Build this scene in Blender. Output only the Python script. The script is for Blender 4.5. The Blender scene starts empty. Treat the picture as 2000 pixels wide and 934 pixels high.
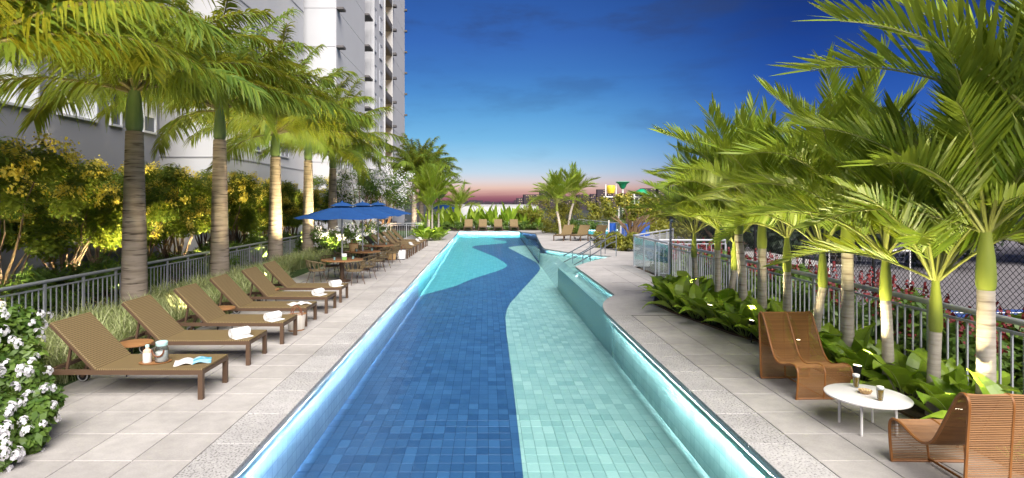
import bpy, math, random
from math import sin, cos, pi, radians, sqrt, atan2
from mathutils import Vector, Matrix
from mathutils.geometry import tessellate_polygon

V = Vector
SC = bpy.context.scene
COL = SC.collection

def lin(r, g, b):
    def f(c):
        c /= 255.0
        return c / 12.92 if c <= 0.04045 else ((c + 0.055) / 1.055) ** 2.4
    return (f(r), f(g), f(b), 1.0)

# ------------------------------------------------------------------ camera
F, H = 1120.0, 2.4            # focal length in photo pixels, eye height
VX, VY = 950.0, 395.0         # vanishing point of the pool axis in the photo
cam_d = bpy.data.cameras.new('camera')
cam_d.sensor_width = 36.0
cam_d.lens = F / 2000.0 * 36.0
cam_d.shift_x = (1000.0 - VX) / 2000.0
cam_d.shift_y = -(467.0 - VY) / 2000.0
cam_d.clip_start = 0.05
cam_d.clip_end = 6000.0
cam = bpy.data.objects.new('camera', cam_d)
COL.objects.link(cam)
cam.location = (0, 0, H)
cam.rotation_euler = (radians(90), 0, 0)
SC.camera = cam

# ------------------------------------------------------------------ sky (dusk)
SUN_EL, SUN_AZ = 45.0, 164.0    # key light: from the side of the areca palms, slightly behind the viewer
world = bpy.data.worlds.new('World')
SC.world = world
world.use_nodes = True
wt = world.node_tree
wt.nodes.clear()

def wn(t, **kw):
    n = wt.nodes.new(t)
    for k, v in kw.items():
        setattr(n, k, v)
    return n

def wmath(op, a, b=None, c=None):
    n = wn('ShaderNodeMath', operation=op)
    for i, x in enumerate((a, b, c)):
        if x is None:
            continue
        if isinstance(x, (int, float)):
            n.inputs[i].default_value = x
        else:
            wt.links.new(x, n.inputs[i])
    return n.outputs[0]

def wramp(fac, stops):
    n = wn('ShaderNodeValToRGB')
    e = n.color_ramp.elements
    e[0].position, e[0].color = stops[0][0], lin(*stops[0][1])
    e[1].position, e[1].color = stops[-1][0], lin(*stops[-1][1])
    for p, c in stops[1:-1]:
        x = e.new(p)
        x.color = lin(*c)
    wt.links.new(fac, n.inputs[0])
    return n.outputs[0]

def wmap(val, a, b):
    n = wn('ShaderNodeMapRange', interpolation_type='SMOOTHSTEP')
    n.inputs['From Min'].default_value = a
    n.inputs['From Max'].default_value = b
    wt.links.new(val, n.inputs['Value'])
    return n.outputs[0]

def wmix(fac, a, b):
    n = wn('ShaderNodeMix', data_type='RGBA')
    for s, x in ((n.inputs[0], fac), (n.inputs[6], a), (n.inputs[7], b)):
        if isinstance(x, (int, float)):
            s.default_value = x
        elif isinstance(x, tuple):
            s.default_value = x
        else:
            wt.links.new(x, s)
    return n.outputs[2]

tc = wn('ShaderNodeTexCoord')
sep = wn('ShaderNodeSeparateXYZ')
wt.links.new(tc.outputs['Generated'], sep.inputs[0])
dx, dy, dz = sep.outputs
hor = wmath('SQRT', wmath('ADD', wmath('MULTIPLY', dx, dx), wmath('MULTIPLY', dy, dy)))
tanel = wmath('DIVIDE', dz, wmath('MAXIMUM', hor, 0.02))
tfac = wmath('DIVIDE', wmath('MAXIMUM', tanel, 0.0), 0.8)      # ramp runs to 39 degrees and holds
gl = radians(-12.0)
az = wmath('DIVIDE', wmath('ADD', wmath('MULTIPLY', dx, sin(gl)), wmath('MULTIPLY', dy, cos(gl))), wmath('MAXIMUM', hor, 0.02))
S8 = 1 / 0.8
glow = wramp(tfac, [(0.0, (92, 66, 88)), (.008*S8, (162, 110, 118)), (.016*S8, (206, 160, 152)), (.025*S8, (226, 192, 178)),
                    (.036*S8, (218, 208, 210)), (.052*S8, (188, 211, 229)), (.08*S8, (148, 198, 230)), (.11*S8, (116, 180, 224)),
                    (.15*S8, (94, 160, 214)), (.19*S8, (76, 138, 202)), (.23*S8, (64, 119, 190)), (.28*S8, (55, 103, 180)),
                    (.34*S8, (48, 92, 166)), (.55*S8, (36, 70, 138)), (1.0, (28, 54, 112))])
away = wramp(tfac, [(0.0, (66, 50, 76)), (.02*S8, (112, 88, 116)), (.04*S8, (104, 104, 150)), (.07*S8, (78, 112, 180)),
                    (.12*S8, (52, 98, 182)), (.2*S8, (34, 76, 160)), (.28*S8, (26, 58, 130)), (.36*S8, (22, 48, 108)),
                    (.55*S8, (18, 40, 94)), (1.0, (16, 34, 84))])
side = wmap(az, 0.985, 0.74)
skyc = wmix(side, glow, away)
# thin streaky clouds
mp = wn('ShaderNodeMapping')
mp.inputs['Scale'].default_value = (3.0, 3.0, 11.0)
mp.inputs['Location'].default_value = (3.1, 0.4, 1.7)
wt.links.new(tc.outputs['Generated'], mp.inputs[0])
nz = wn('ShaderNodeTexNoise')
nz.inputs['Scale'].default_value = 1.5
nz.inputs['Detail'].default_value = 7
nz.inputs['Roughness'].default_value = 0.58
wt.links.new(mp.outputs[0], nz.inputs[0])
cl = wmath('MULTIPLY', wmap(nz.outputs[0], 0.47, 0.68), wmath('ADD', wmath('MULTIPLY', wmap(tanel, 0.02, 0.12), 0.35), wmath('MULTIPLY', wmap(tanel, 0.15, 0.4), 0.65)))
skyc = wmix(wmath('MULTIPLY', cl, 0.6), skyc, lin(50, 66, 104))
mp2 = wn('ShaderNodeMapping')
mp2.inputs['Scale'].default_value = (2.0, 2.0, 34.0)
mp2.inputs['Location'].default_value = (0.3, 7.4, 0.2)
wt.links.new(tc.outputs['Generated'], mp2.inputs[0])
nz2 = wn('ShaderNodeTexNoise')
nz2.inputs['Scale'].default_value = 2.2
nz2.inputs['Detail'].default_value = 5
wt.links.new(mp2.outputs[0], nz2.inputs[0])
cl2 = wmath('MULTIPLY', wmap(nz2.outputs[0], 0.5, 0.62), wmap(tanel, 0.028, 0.0))
skyc = wmix(wmath('MULTIPLY', cl2, 0.5), skyc, lin(150, 86, 104))
bg = wn('ShaderNodeBackground')
bg.inputs['Strength'].default_value = 0.575
wt.links.new(skyc, bg.inputs[0])
wo = wn('ShaderNodeOutputWorld')
wt.links.new(bg.outputs[0], wo.inputs[0])

# ------------------------------------------------------------------ key light
sun_d = bpy.data.lights.new('sun', 'SUN')
sun_d.energy = 5.0
sun_d.angle = radians(52)
sun_d.color = (1.0, 0.95, 0.89)
sun = bpy.data.objects.new('sun', sun_d)
COL.objects.link(sun)
_d = V((sin(radians(SUN_AZ)) * cos(radians(SUN_EL)), cos(radians(SUN_AZ)) * cos(radians(SUN_EL)), sin(radians(SUN_EL))))
sun.rotation_euler = _d.to_track_quat('Z', 'Y').to_euler()
sun.location = (20, 0, 30)

vs = SC.view_settings
vs.view_transform = 'Standard'
vs.look = 'None'
vs.exposure = 0.92
vs.gamma = 1.0
SC.render.engine = 'CYCLES'
cy = SC.cycles
cy.use_denoising = True
cy.max_bounces = 8
cy.diffuse_bounces = 3
cy.glossy_bounces = 3
cy.transmission_bounces = 5
cy.transparent_max_bounces = 16
cy.sample_clamp_indirect = 4.0
cy.caustics_reflective = False
cy.caustics_refractive = False

# ------------------------------------------------------------------ helpers
RNG = random.Random(7)

def px(x, y, z=0.0):
    """point on the horizontal plane z seen at photo pixel x, y"""
    Y = F * (H - z) / (y - VY)
    return V(((x - VX) * Y / F, Y, z))

class MB:
    def __init__(s):
        s.v, s.f, s.m, s.t, s.mi, s.tone = [], [], [], [], 0, 0.0
    def face(s, pts, mi=None, tone=None):
        b = len(s.v)
        s.v.extend([tuple(p) for p in pts])
        s.f.append(tuple(range(b, b + len(pts))))
        s.m.append(s.mi if mi is None else mi)
        s.t.append(s.tone if tone is None else tone)
    def add(s, verts, faces):
        b = len(s.v)
        s.v.extend([tuple(p) for p in verts])
        for f in faces:
            s.f.append(tuple(i + b for i in f))
            s.m.append(s.mi)
            s.t.append(s.tone)
    def box(s, c, d, rz=0.0, rot=None, bev=0.0):
        hx, hy, hz = d[0] / 2, d[1] / 2, d[2] / 2
        R = rot if rot is not None else Matrix.Rotation(rz, 3, 'Z')
        c = V(c)
        if bev <= 0:
            vs_ = [c + R @ V((sx * hx, sy * hy, sz * hz)) for sz in (-1, 1) for sx, sy in ((-1, -1), (1, -1), (1, 1), (-1, 1))]
            s.add(vs_, [(3, 2, 1, 0), (4, 5, 6, 7), (0, 1, 5, 4), (1, 2, 6, 5), (2, 3, 7, 6), (3, 0, 4, 7)])
        else:   # top edges chamfered
            b = bev
            ring = ((-1, -1), (1, -1), (1, 1), (-1, 1))
            vs_ = [c + R @ V((sx * hx, sy * hy, -hz)) for sx, sy in ring]
            vs_ += [c + R @ V((sx * hx, sy * hy, hz - b)) for sx, sy in ring]
            vs_ += [c + R @ V((sx * (hx - b), sy * (hy - b), hz)) for sx, sy in ring]
            fs = [(3, 2, 1, 0), (8, 9, 10, 11)]
            for k in range(2):
                for i in range(4):
                    j = (i + 1) % 4
                    fs.append((k * 4 + i, k * 4 + j, k * 4 + 4 + j, k * 4 + 4 + i))
            s.add(vs_, fs)
    def bar(s, p0, p1, w, h=None, up=(0, 0, 1)):
        p0, p1 = V(p0), V(p1)
        h = w if h is None else h
        d = (p1 - p0)
        L = d.length
        d.normalize()
        u = V(up)
        if abs(d.dot(u)) > 0.98:
            u = V((0, 1, 0))
        a = d.cross(u).normalized()
        u = a.cross(d)
        R = Matrix((d, a, u)).transposed()
        s.box((p0 + p1) / 2, (L, w, h), rot=R)
    def tube(s, pts, r, n=8, cap=True, closed=False):
        pts = [V(p) for p in pts]
        N = len(pts)
        rr = r if isinstance(r, (list, tuple)) else [r] * N
        rings = []
        prev = None
        for i, p in enumerate(pts):
            if closed:
                t = pts[(i + 1) % N] - pts[i - 1]
            else:
                t = pts[min(i + 1, N - 1)] - pts[max(i - 1, 0)]
            if t.length < 1e-9:
                t = V((0, 0, 1))
            t.normalize()
            if prev is None:
                a = t.orthogonal().normalized()
                if abs(t.z) < 0.9:
                    a = t.cross(V((0, 0, 1))).normalized()
            else:
                a = prev - t * prev.dot(t)
                a = a.normalized() if a.length > 1e-6 else t.orthogonal().normalized()
            prev = a
            b = t.cross(a)
            rings.append([p + (a * cos(2 * pi * k / n) + b * sin(2 * pi * k / n)) * rr[i] for k in range(n)])
        vv = [q for ring in rings for q in ring]
        fs = []
        for i in range(N if closed else N - 1):
            j = (i + 1) % N
            for k in range(n):
                m = (k + 1) % n
                fs.append((i * n + k, i * n + m, j * n + m, j * n + k))
        if cap and not closed:
            fs.append(tuple(reversed(range(n))))
            fs.append(tuple((N - 1) * n + k for k in range(n)))
        s.add(vv, fs)
    def lathe(s, prof, n=16, c=(0, 0, 0), cap=True):
        c = V(c)
        vv = [c + V((r * cos(2 * pi * k / n), r * sin(2 * pi * k / n), z)) for r, z in prof for k in range(n)]
        fs = []
        for i in range(len(prof) - 1):
            for k in range(n):
                m = (k + 1) % n
                fs.append((i * n + k, i * n + m, (i + 1) * n + m, (i + 1) * n + k))
        if cap:
            fs.append(tuple(reversed(range(n))))
            fs.append(tuple((len(prof) - 1) * n + k for k in range(n)))
        s.add(vv, fs)
    def strip(s, pts, ws, wv, tone=None):
        """a blade: centre points, half widths and a width vector"""
        b = len(s.v)
        n = 0
        idx = []
        for p, w in zip(pts, ws):
            if w > 1e-6:
                s.v.append(tuple(p - wv * w)); s.v.append(tuple(p + wv * w))
                idx.append((b + n, b + n + 1)); n += 2
            else:
                s.v.append(tuple(p))
                idx.append((b + n, b + n)); n += 1
        for i in range(len(idx) - 1):
            a, c = idx[i], idx[i + 1]
            f = [a[0], a[1], c[1], c[0]] if c[0] != c[1] else [a[0], a[1], c[0]]
            if a[0] == a[1]:
                f = [a[0], c[1], c[0]]
            s.f.append(tuple(f)); s.m.append(s.mi); s.t.append(s.tone if tone is None else tone)
    def mesh(s, name, mats, smooth=False):
        me = bpy.data.meshes.new(name)
        me.from_pydata(s.v, [], s.f)
        if not isinstance(mats, (list, tuple)):
            mats = [mats]
        for m in mats:
            me.materials.append(m)
        if len(mats) > 1:
            me.polygons.foreach_set('material_index', s.m)
        if any(s.t):
            at = me.attributes.new('tone', 'FLOAT', 'FACE')
            at.data.foreach_set('value', s.t)
        if smooth:
            me.polygons.foreach_set('use_smooth', [True] * len(s.f))
            try:
                me.set_sharp_from_angle(angle=radians(smooth if smooth > 1 else 40))
            except Exception:
                pass
        me.update()
        return me
    def build(s, name, mats, parent=None, smooth=False, loc=None, rz=0.0):
        return put(name, s.mesh(name, mats, smooth), parent, loc, rz)

def put(name, me, parent=None, loc=None, rz=0.0, rot=None, sc=None):
    o = bpy.data.objects.new(name, me)
    COL.objects.link(o)
    if loc is not None:
        o.location = loc
    if rot is not None:
        o.rotation_euler = rot
    elif rz:
        o.rotation_euler = (0, 0, rz)
    if sc is not None:
        o.scale = (sc, sc, sc) if isinstance(sc, (int, float)) else sc
    if parent is not None:
        o.parent = parent
    return o

def tag(o, label=None, cat=None, group=None, kind=None):
    if label: o['label'] = label
    if cat: o['category'] = cat
    if group: o['group'] = group
    if kind: o['kind'] = kind
    return o

def thing(name, label, cat, loc=(0, 0, 0), rz=0.0, group=None, kind=None):
    o = put(name, None, None, loc, rz)
    o.empty_display_size = 0.1
    return tag(o, label, cat, group, kind)

def structure(name, me, label=None, loc=None):
    o = put(name, me, None, loc)
    o['kind'] = 'structure'
    if label: o['label'] = label
    return o

def dup(root, loc=None, rz=None, label=None, group=None):
    def rec(o, par):
        c = o.copy()
        COL.objects.link(c)
        c.parent = par
        for ch in o.children:
            rec(ch, c)
        return c
    r = rec(root, None)
    if loc is not None: r.location = loc
    if rz is not None: r.rotation_euler = (0, 0, rz)
    if label: r['label'] = label
    if group: r['group'] = group
    return r

ORD = ['first', 'second', 'third', 'fourth', 'fifth', 'sixth', 'seventh', 'eighth', 'ninth', 'tenth', 'eleventh', 'twelfth',
       'thirteenth', 'fourteenth', 'fifteenth', 'sixteenth']

# ------------------------------------------------------------------ materials
def mat(name, c1, c2=None, rough=0.6, metal=0.0, spec=0.4, nscale=0.0, nw=0.6, tw=1.0, ow=0.0, bump=0.0, bscale=None,
        stretch=(1, 1, 1), detail=4, trans=0.0, tcol=None, coat=0.0, emis=None, estr=0.0, alpha=None, ramp=None):
    m = bpy.data.materials.new(name)
    m.use_nodes = True
    nt = m.node_tree
    p = nt.nodes['Principled BSDF']
    out = nt.nodes['Material Output']
    c1 = tuple(c1) + ((1,) if len(c1) == 3 else ())
    p.inputs['Roughness'].default_value = rough
    p.inputs['Metallic'].default_value = metal
    p.inputs['Specular IOR Level'].default_value = spec
    if coat: p.inputs['Coat Weight'].default_value = coat
    colsock = None
    p.inputs['Base Color'].default_value = c1
    N = None
    if nscale or bump:
        t = nt.nodes.new('ShaderNodeTexCoord')
        mpn = nt.nodes.new('ShaderNodeMapping')
        mpn.inputs['Scale'].default_value = stretch
        nt.links.new(t.outputs['Object'], mpn.inputs[0])
        N = mpn.outputs[0]
    if c2 is not None:
        c2 = tuple(c2) + ((1,) if len(c2) == 3 else ())
        def mth(op, a, b):
            n = nt.nodes.new('ShaderNodeMath'); n.operation = op
            for i, x in enumerate((a, b)):
                if isinstance(x, (int, float)): n.inputs[i].default_value = x
                else: nt.links.new(x, n.inputs[i])
            return n.outputs[0]
        fac = None
        if nscale:
            nn = nt.nodes.new('ShaderNodeTexNoise')
            nn.inputs['Scale'].default_value = nscale
            nn.inputs['Detail'].default_value = detail
            nt.links.new(N, nn.inputs[0])
            r = nt.nodes.new('ShaderNodeMapRange')
            lo, hi = ramp or (0.3, 0.7)
            r.inputs['From Min'].default_value = lo
            r.inputs['From Max'].default_value = hi
            nt.links.new(nn.outputs[0], r.inputs[0])
            fac = mth('MULTIPLY', r.outputs[0], nw)
        if tw:
            a = nt.nodes.new('ShaderNodeAttribute'); a.attribute_name = 'tone'
            x = mth('MULTIPLY', a.outputs['Fac'], tw)
            fac = x if fac is None else mth('ADD', fac, x)
        if ow:
            oi = nt.nodes.new('ShaderNodeObjectInfo')
            x = mth('MULTIPLY', oi.outputs['Random'], ow)
            fac = x if fac is None else mth('ADD', fac, x)
        mx = nt.nodes.new('ShaderNodeMix'); mx.data_type = 'RGBA'
        mx.inputs[6].default_value = c1
        mx.inputs[7].default_value = c2
        nt.links.new(fac, mx.inputs[0])
        nt.links.new(mx.outputs[2], p.inputs['Base Color'])
        colsock = mx.outputs[2]
    if bump:
        bn = nt.nodes.new('ShaderNodeTexNoise')
        bn.inputs['Scale'].default_value = bscale or nscale or 20
        bn.inputs['Detail'].default_value = 3
        nt.links.new(N, bn.inputs[0])
        bp = nt.nodes.new('ShaderNodeBump')
        bp.inputs['Strength'].default_value = bump
        bp.inputs['Distance'].default_value = 0.01
        nt.links.new(bn.outputs[0], bp.inputs['Height'])
        nt.links.new(bp.outputs[0], p.inputs['Normal'])
    if emis:
        p.inputs['Emission Color'].default_value = tuple(emis) + ((1,) if len(emis) == 3 else ())
        p.inputs['Emission Strength'].default_value = estr
    if trans:
        tr = nt.nodes.new('ShaderNodeBsdfTranslucent')
        if tcol:
            tr.inputs[0].default_value = tuple(tcol) + (1,)
        elif colsock is not None:
            nt.links.new(colsock, tr.inputs[0])
        else:
            tr.inputs[0].default_value = c1
        ms = nt.nodes.new('ShaderNodeMixShader')
        ms.inputs[0].default_value = trans
        nt.links.new(p.outputs[0], ms.inputs[1])
        nt.links.new(tr.outputs[0], ms.inputs[2])
        nt.links.new(ms.outputs[0], out.inputs[0])
    return m

def glassy(name, col, refl=0.25, rough=0.02, tint=1.0, ripple=0.0, rscale=3.0, ior=1.33):
    """clear sheet: tinted transparency with a fresnel reflection"""
    m = bpy.data.materials.new(name)
    m.use_nodes = True
    nt = m.node_tree
    nt.nodes.clear()
    out = nt.nodes.new('ShaderNodeOutputMaterial')
    tr = nt.nodes.new('ShaderNodeBsdfTransparent'); tr.inputs[0].default_value = tuple(col) + (1,)
    gl_ = nt.nodes.new('ShaderNodeBsdfGlossy'); gl_.inputs['Roughness'].default_value = rough
    fr = nt.nodes.new('ShaderNodeFresnel'); fr.inputs[0].default_value = ior
    mu = nt.nodes.new('ShaderNodeMath'); mu.operation = 'MULTIPLY'; mu.inputs[1].default_value = refl
    nt.links.new(fr.outputs[0], mu.inputs[0])
    ms = nt.nodes.new('ShaderNodeMixShader')
    nt.links.new(mu.outputs[0], ms.inputs[0])
    nt.links.new(tr.outputs[0], ms.inputs[1])
    nt.links.new(gl_.outputs[0], ms.inputs[2])
    nt.links.new(ms.outputs[0], out.inputs[0])
    if ripple:
        t = nt.nodes.new('ShaderNodeTexCoord')
        mpn = nt.nodes.new('ShaderNodeMapping')
        mpn.inputs['Scale'].default_value = (1.0, 1.6, 1)
        nt.links.new(t.outputs['Object'], mpn.inputs[0])
        bn = nt.nodes.new('ShaderNodeTexNoise')
        bn.inputs['Scale'].default_value = rscale
        bn.inputs['Detail'].default_value = 3
        nt.links.new(mpn.outputs[0], bn.inputs[0])
        bp = nt.nodes.new('ShaderNodeBump')
        bp.inputs['Strength'].default_value = ripple
        bp.inputs['Distance'].default_value = 0.05
        nt.links.new(bn.outputs[0], bp.inputs['Height'])
        nt.links.new(bp.outputs[0], gl_.inputs['Normal'])
    return m

def emit(name, col, s):
    return mat(name, (0.8, 0.8, 0.8), emis=col, estr=s, rough=0.5)

def banded(name, c1, c2, c3, zscale=3.0):
    """palm bark: rings across the trunk plus blotches"""
    m = mat(name, c1, c2, rough=0.85, spec=0.15, nscale=zscale, nw=1.0, tw=0, bump=0.5, bscale=30, stretch=(0.6, 0.6, 5.5), detail=6, ramp=(0.35, 0.72))
    nt = m.node_tree
    p = nt.nodes['Principled BSDF']
    old = p.inputs['Base Color'].links[0].from_socket
    t = nt.nodes.new('ShaderNodeTexCoord')
    mpn = nt.nodes.new('ShaderNodeMapping'); mpn.inputs['Scale'].default_value = (1.2, 1.2, 14.0)
    nt.links.new(t.outputs['Object'], mpn.inputs[0])
    nn = nt.nodes.new('ShaderNodeTexNoise'); nn.inputs['Scale'].default_value = 1.6; nn.inputs['Detail'].default_value = 5
    nt.links.new(mpn.outputs[0], nn.inputs[0])
    r = nt.nodes.new('ShaderNodeMapRange'); r.inputs['From Min'].default_value = 0.58; r.inputs['From Max'].default_value = 0.70
    nt.links.new(nn.outputs[0], r.inputs[0])
    mx = nt.nodes.new('ShaderNodeMix'); mx.data_type = 'RGBA'
    mx.inputs[7].default_value = tuple(c3) + (1,)
    nt.links.new(r.outputs[0], mx.inputs[0])
    nt.links.new(old, mx.inputs[6])
    nt.links.new(mx.outputs[2], p.inputs['Base Color'])
    return m

def woven(name, c1, c2, sx=70, sy=70):
    """flat woven strap fabric"""
    m = bpy.data.materials.new(name)
    m.use_nodes = True
    nt = m.node_tree
    p = nt.nodes['Principled BSDF']
    p.inputs['Roughness'].default_value = 0.65
    p.inputs['Specular IOR Level'].default_value = 0.25
    t = nt.nodes.new('ShaderNodeTexCoord')
    sp = nt.nodes.new('ShaderNodeSeparateXYZ')
    nt.links.new(t.outputs['Object'], sp.inputs[0])
    def mth(op, a, b=None):
        n = nt.nodes.new('ShaderNodeMath'); n.operation = op
        for i, x in enumerate((a, b)):
            if x is None: continue
            if isinstance(x, (int, float)): n.inputs[i].default_value = x
            else: nt.links.new(x, n.inputs[i])
        return n.outputs[0]
    a = mth('SINE', mth('MULTIPLY', sp.outputs[0], sx * 2 * pi))
    b = mth('SINE', mth('MULTIPLY', sp.outputs[1], sy * 2 * pi))
    w = mth('ADD', mth('MULTIPLY', a, 0.34), mth('MULTIPLY', mth('MULTIPLY', a, b), 0.3))
    f = mth('ADD', w, 0.5)
    mx = nt.nodes.new('ShaderNodeMix'); mx.data_type = 'RGBA'
    mx.inputs[6].default_value = tuple(c1) + (1,)
    mx.inputs[7].default_value = tuple(c2) + (1,)
    nt.links.new(f, mx.inputs[0])
    nt.links.new(mx.outputs[2], p.inputs['Base Color'])
    bp = nt.nodes.new('ShaderNodeBump'); bp.inputs['Strength'].default_value = 0.5; bp.inputs['Distance'].default_value = 0.004
    nt.links.new(f, bp.inputs['Height'])
    nt.links.new(bp.outputs[0], p.inputs['Normal'])
    return m

M = {}
def weathered(m, scale=0.9, lo=0.80, hi=1.05, fine=7.0):
    """uneven tone across the whole place: old water marks and foot traffic, in world space"""
    nt = m.node_tree
    p = nt.nodes['Principled BSDF']
    for n in list(nt.nodes):
        if n.type == 'TEX_COORD':
            g = nt.nodes.new('ShaderNodeNewGeometry')
            for l in list(n.outputs['Object'].links):
                nt.links.new(g.outputs['Position'], l.to_socket)
    g = nt.nodes.new('ShaderNodeNewGeometry')
    src = p.inputs['Base Color'].links[0].from_socket
    acc = None
    for sc_, a, b in ((scale, lo, hi), (fine, 0.90, 1.04)):
        nn = nt.nodes.new('ShaderNodeTexNoise'); nn.inputs['Scale'].default_value = sc_; nn.inputs['Detail'].default_value = 6; nn.inputs['Roughness'].default_value = .62
        nt.links.new(g.outputs['Position'], nn.inputs[0])
        r = nt.nodes.new('ShaderNodeMapRange')
        r.inputs['From Min'].default_value = .32; r.inputs['From Max'].default_value = .62
        r.inputs['To Min'].default_value = a; r.inputs['To Max'].default_value = b
        nt.links.new(nn.outputs[0], r.inputs[0])
        mx = nt.nodes.new('ShaderNodeVectorMath'); mx.operation = 'SCALE'
        nt.links.new(src, mx.inputs[0]); nt.links.new(r.outputs[0], mx.inputs['Scale'])
        src = mx.outputs[0]
    nt.links.new(src, p.inputs['Base Color'])
    return m
M['slab'] = mat('slab_stone', (0.345, 0.322, 0.306), (0.45, 0.424, 0.405), rough=0.75, nscale=60, nw=0.55, tw=0.5, ow=0.0, bump=0.12, bscale=140, detail=6)
M['coping'] = mat('coping_granite', (0.13, 0.124, 0.12), (0.45, 0.432, 0.424), rough=0.8, nscale=48, nw=0.9, tw=0.25, bump=0.35, bscale=90, detail=6, ramp=(0.36, 0.50))
for _k in ('slab', 'coping'): weathered(M[_k])
M['grout'] = mat('grout', (0.16, 0.15, 0.14), rough=0.95)
M['plaza'] = mat('plaza_stone', (0.345, 0.326, 0.316), (0.435, 0.415, 0.404), rough=0.75, nscale=40, nw=0.7, tw=0.4, bump=0.1, bscale=140)
weathered(M['plaza'])
M['t_blue'] = mat('tile_deep_blue', (0.018, 0.062, 0.16), (0.042, 0.125, 0.28), rough=0.35, nscale=9, nw=0.25, tw=0.85, stretch=(1, 3, 1))
M['t_mint'] = mat('tile_mint', (0.20, 0.39, 0.375), (0.34, 0.56, 0.53), rough=0.35, nscale=9, nw=0.25, tw=0.85, stretch=(1, 3, 1))
M['t_turq'] = mat('tile_turquoise', (0.05, 0.33, 0.40), (0.12, 0.46, 0.52), rough=0.35, nscale=9, nw=0.25, tw=0.85, stretch=(1, 3, 1))
M['w_blue'] = mat('wall_tile_blue', (0.11, 0.20, 0.34), (0.18, 0.29, 0.44), rough=0.35, nscale=9, nw=0.25, tw=0.85)
M['g_blue'] = mat('grout_blue', (0.018, 0.060, 0.15), rough=0.8)
M['g_mint'] = mat('grout_mint', (0.19, 0.37, 0.35), rough=0.8)
M['g_turq'] = mat('grout_turquoise', (0.05, 0.31, 0.38), rough=0.8)
M['water'] = glassy('pool_water', (0.93, 0.985, 0.99), refl=0.26, rough=0.02, ripple=0.55, rscale=2.2)
M['led'] = emit('pool_led', (0.88, 0.97, 1.0), 2300.0)
M['led_mid'] = emit('pool_led_mid', (0.88, 0.97, 1.0), 1000.0)
M['led_end'] = emit('pool_led_end', (0.88, 0.97, 1.0), 420.0)
M['led_low'] = emit('pool_led_dim', (0.78, 0.95, 1.0), 110.0)
M['soil'] = mat('soil', (0.035, 0.025, 0.016), (0.07, 0.05, 0.03), rough=0.95, nscale=12, bump=0.6, bscale=25)
M['lawn'] = mat('lawn', (0.03, 0.06, 0.012), (0.07, 0.12, 0.03), rough=0.95, nscale=5, bump=0.6, bscale=60)
M['ground'] = mat('far_ground', (0.02, 0.025, 0.02), (0.04, 0.04, 0.04), rough=0.95, nscale=0.02)
M['court'] = mat('court_blue', (0.02, 0.05, 0.19), (0.03, 0.07, 0.25), rough=0.7, nscale=3)
M['court_grey'] = mat('court_grey', (0.13, 0.12, 0.13), (0.18, 0.165, 0.175), rough=0.8, nscale=1.5)
M['line'] = mat('court_line', (0.75, 0.75, 0.75), rough=0.7)
M['steel'] = mat('painted_grey_steel', (0.40, 0.41, 0.445), (0.34, 0.35, 0.385), rough=0.42, spec=0.5, nscale=4)
M['chrome'] = mat('brushed_steel', (0.42, 0.44, 0.46), rough=0.25, metal=0.9)
M['dark'] = mat('black_metal', (0.02, 0.02, 0.022), rough=0.5)
M['wire'] = mat('dark_wire', (0.012, 0.014, 0.016), rough=0.6)
M['frame'] = mat('bronze_frame', (0.085, 0.05, 0.03), (0.11, 0.065, 0.04), rough=0.5, nscale=6)
M['weave'] = woven('brown_weave', (0.09, 0.055, 0.025), (0.34, 0.235, 0.11))
M['cane'] = mat('honey_cane', (0.185, 0.08, 0.024), (0.30, 0.142, 0.045), rough=0.5, nscale=5, nw=0.4, tw=0.6, spec=0.4)
M['cane_frame'] = mat('cane_frame', (0.24, 0.09, 0.02), (0.36, 0.15, 0.04), rough=0.45, nscale=8)
M['rope'] = mat('rope', (0.13, 0.095, 0.05), (0.22, 0.165, 0.09), rough=0.8, nscale=30)
M['wood'] = mat('teak', (0.26, 0.12, 0.045), (0.38, 0.19, 0.08), rough=0.5, nscale=3, stretch=(1, 9, 1))
M['white'] = mat('white_lacquer', (0.78, 0.76, 0.74), (0.72, 0.70, 0.68), rough=0.35, nscale=6)
M['towel'] = mat('white_towel', (0.80, 0.79, 0.78), (0.70, 0.69, 0.69), rough=0.95, spec=0.1, nscale=60, bump=0.5, bscale=200)
M['canvas'] = mat('blue_canvas', (0.012, 0.055, 0.19), (0.016, 0.07, 0.23), rough=0.8, spec=0.2, nscale=5, trans=0.12, ow=0.3)
M['wall_w'] = mat('white_render', (0.56, 0.56, 0.575), (0.515, 0.515, 0.53), rough=0.85, nscale=0.6, bump=0.05, bscale=40)
M['wall_g'] = mat('grey_render', (0.215, 0.22, 0.26), (0.185, 0.19, 0.225), rough=0.85, nscale=0.5, bump=0.05, bscale=40)
M['joint'] = mat('facade_joint', (0.33, 0.33, 0.35), rough=0.9)
M['slabc'] = mat('concrete_ledge', (0.13, 0.12, 0.12), rough=0.85)
M['alu'] = mat('window_frame', (0.45, 0.46, 0.50), rough=0.4)
M['pane'] = mat('window_pane', (0.10, 0.11, 0.14), rough=0.06, spec=0.8)
M['blind'] = mat('window_blind', (0.78, 0.78, 0.79), rough=0.6, emis=(0.9, 0.92, 1.0), estr=0.12)
M['litroom'] = mat('lit_room', (0.7, 0.55, 0.35), emis=(1.0, 0.72, 0.36), estr=1.1)
M['citywin'] = mat('city_window', (0.5, 0.4, 0.3), emis=(1.0, 0.68, 0.36), estr=0.55)
M['citydark'] = mat('city_block', (0.030, 0.024, 0.032), (0.055, 0.04, 0.05), rough=0.9, nscale=0.05, ow=0.5)
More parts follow.
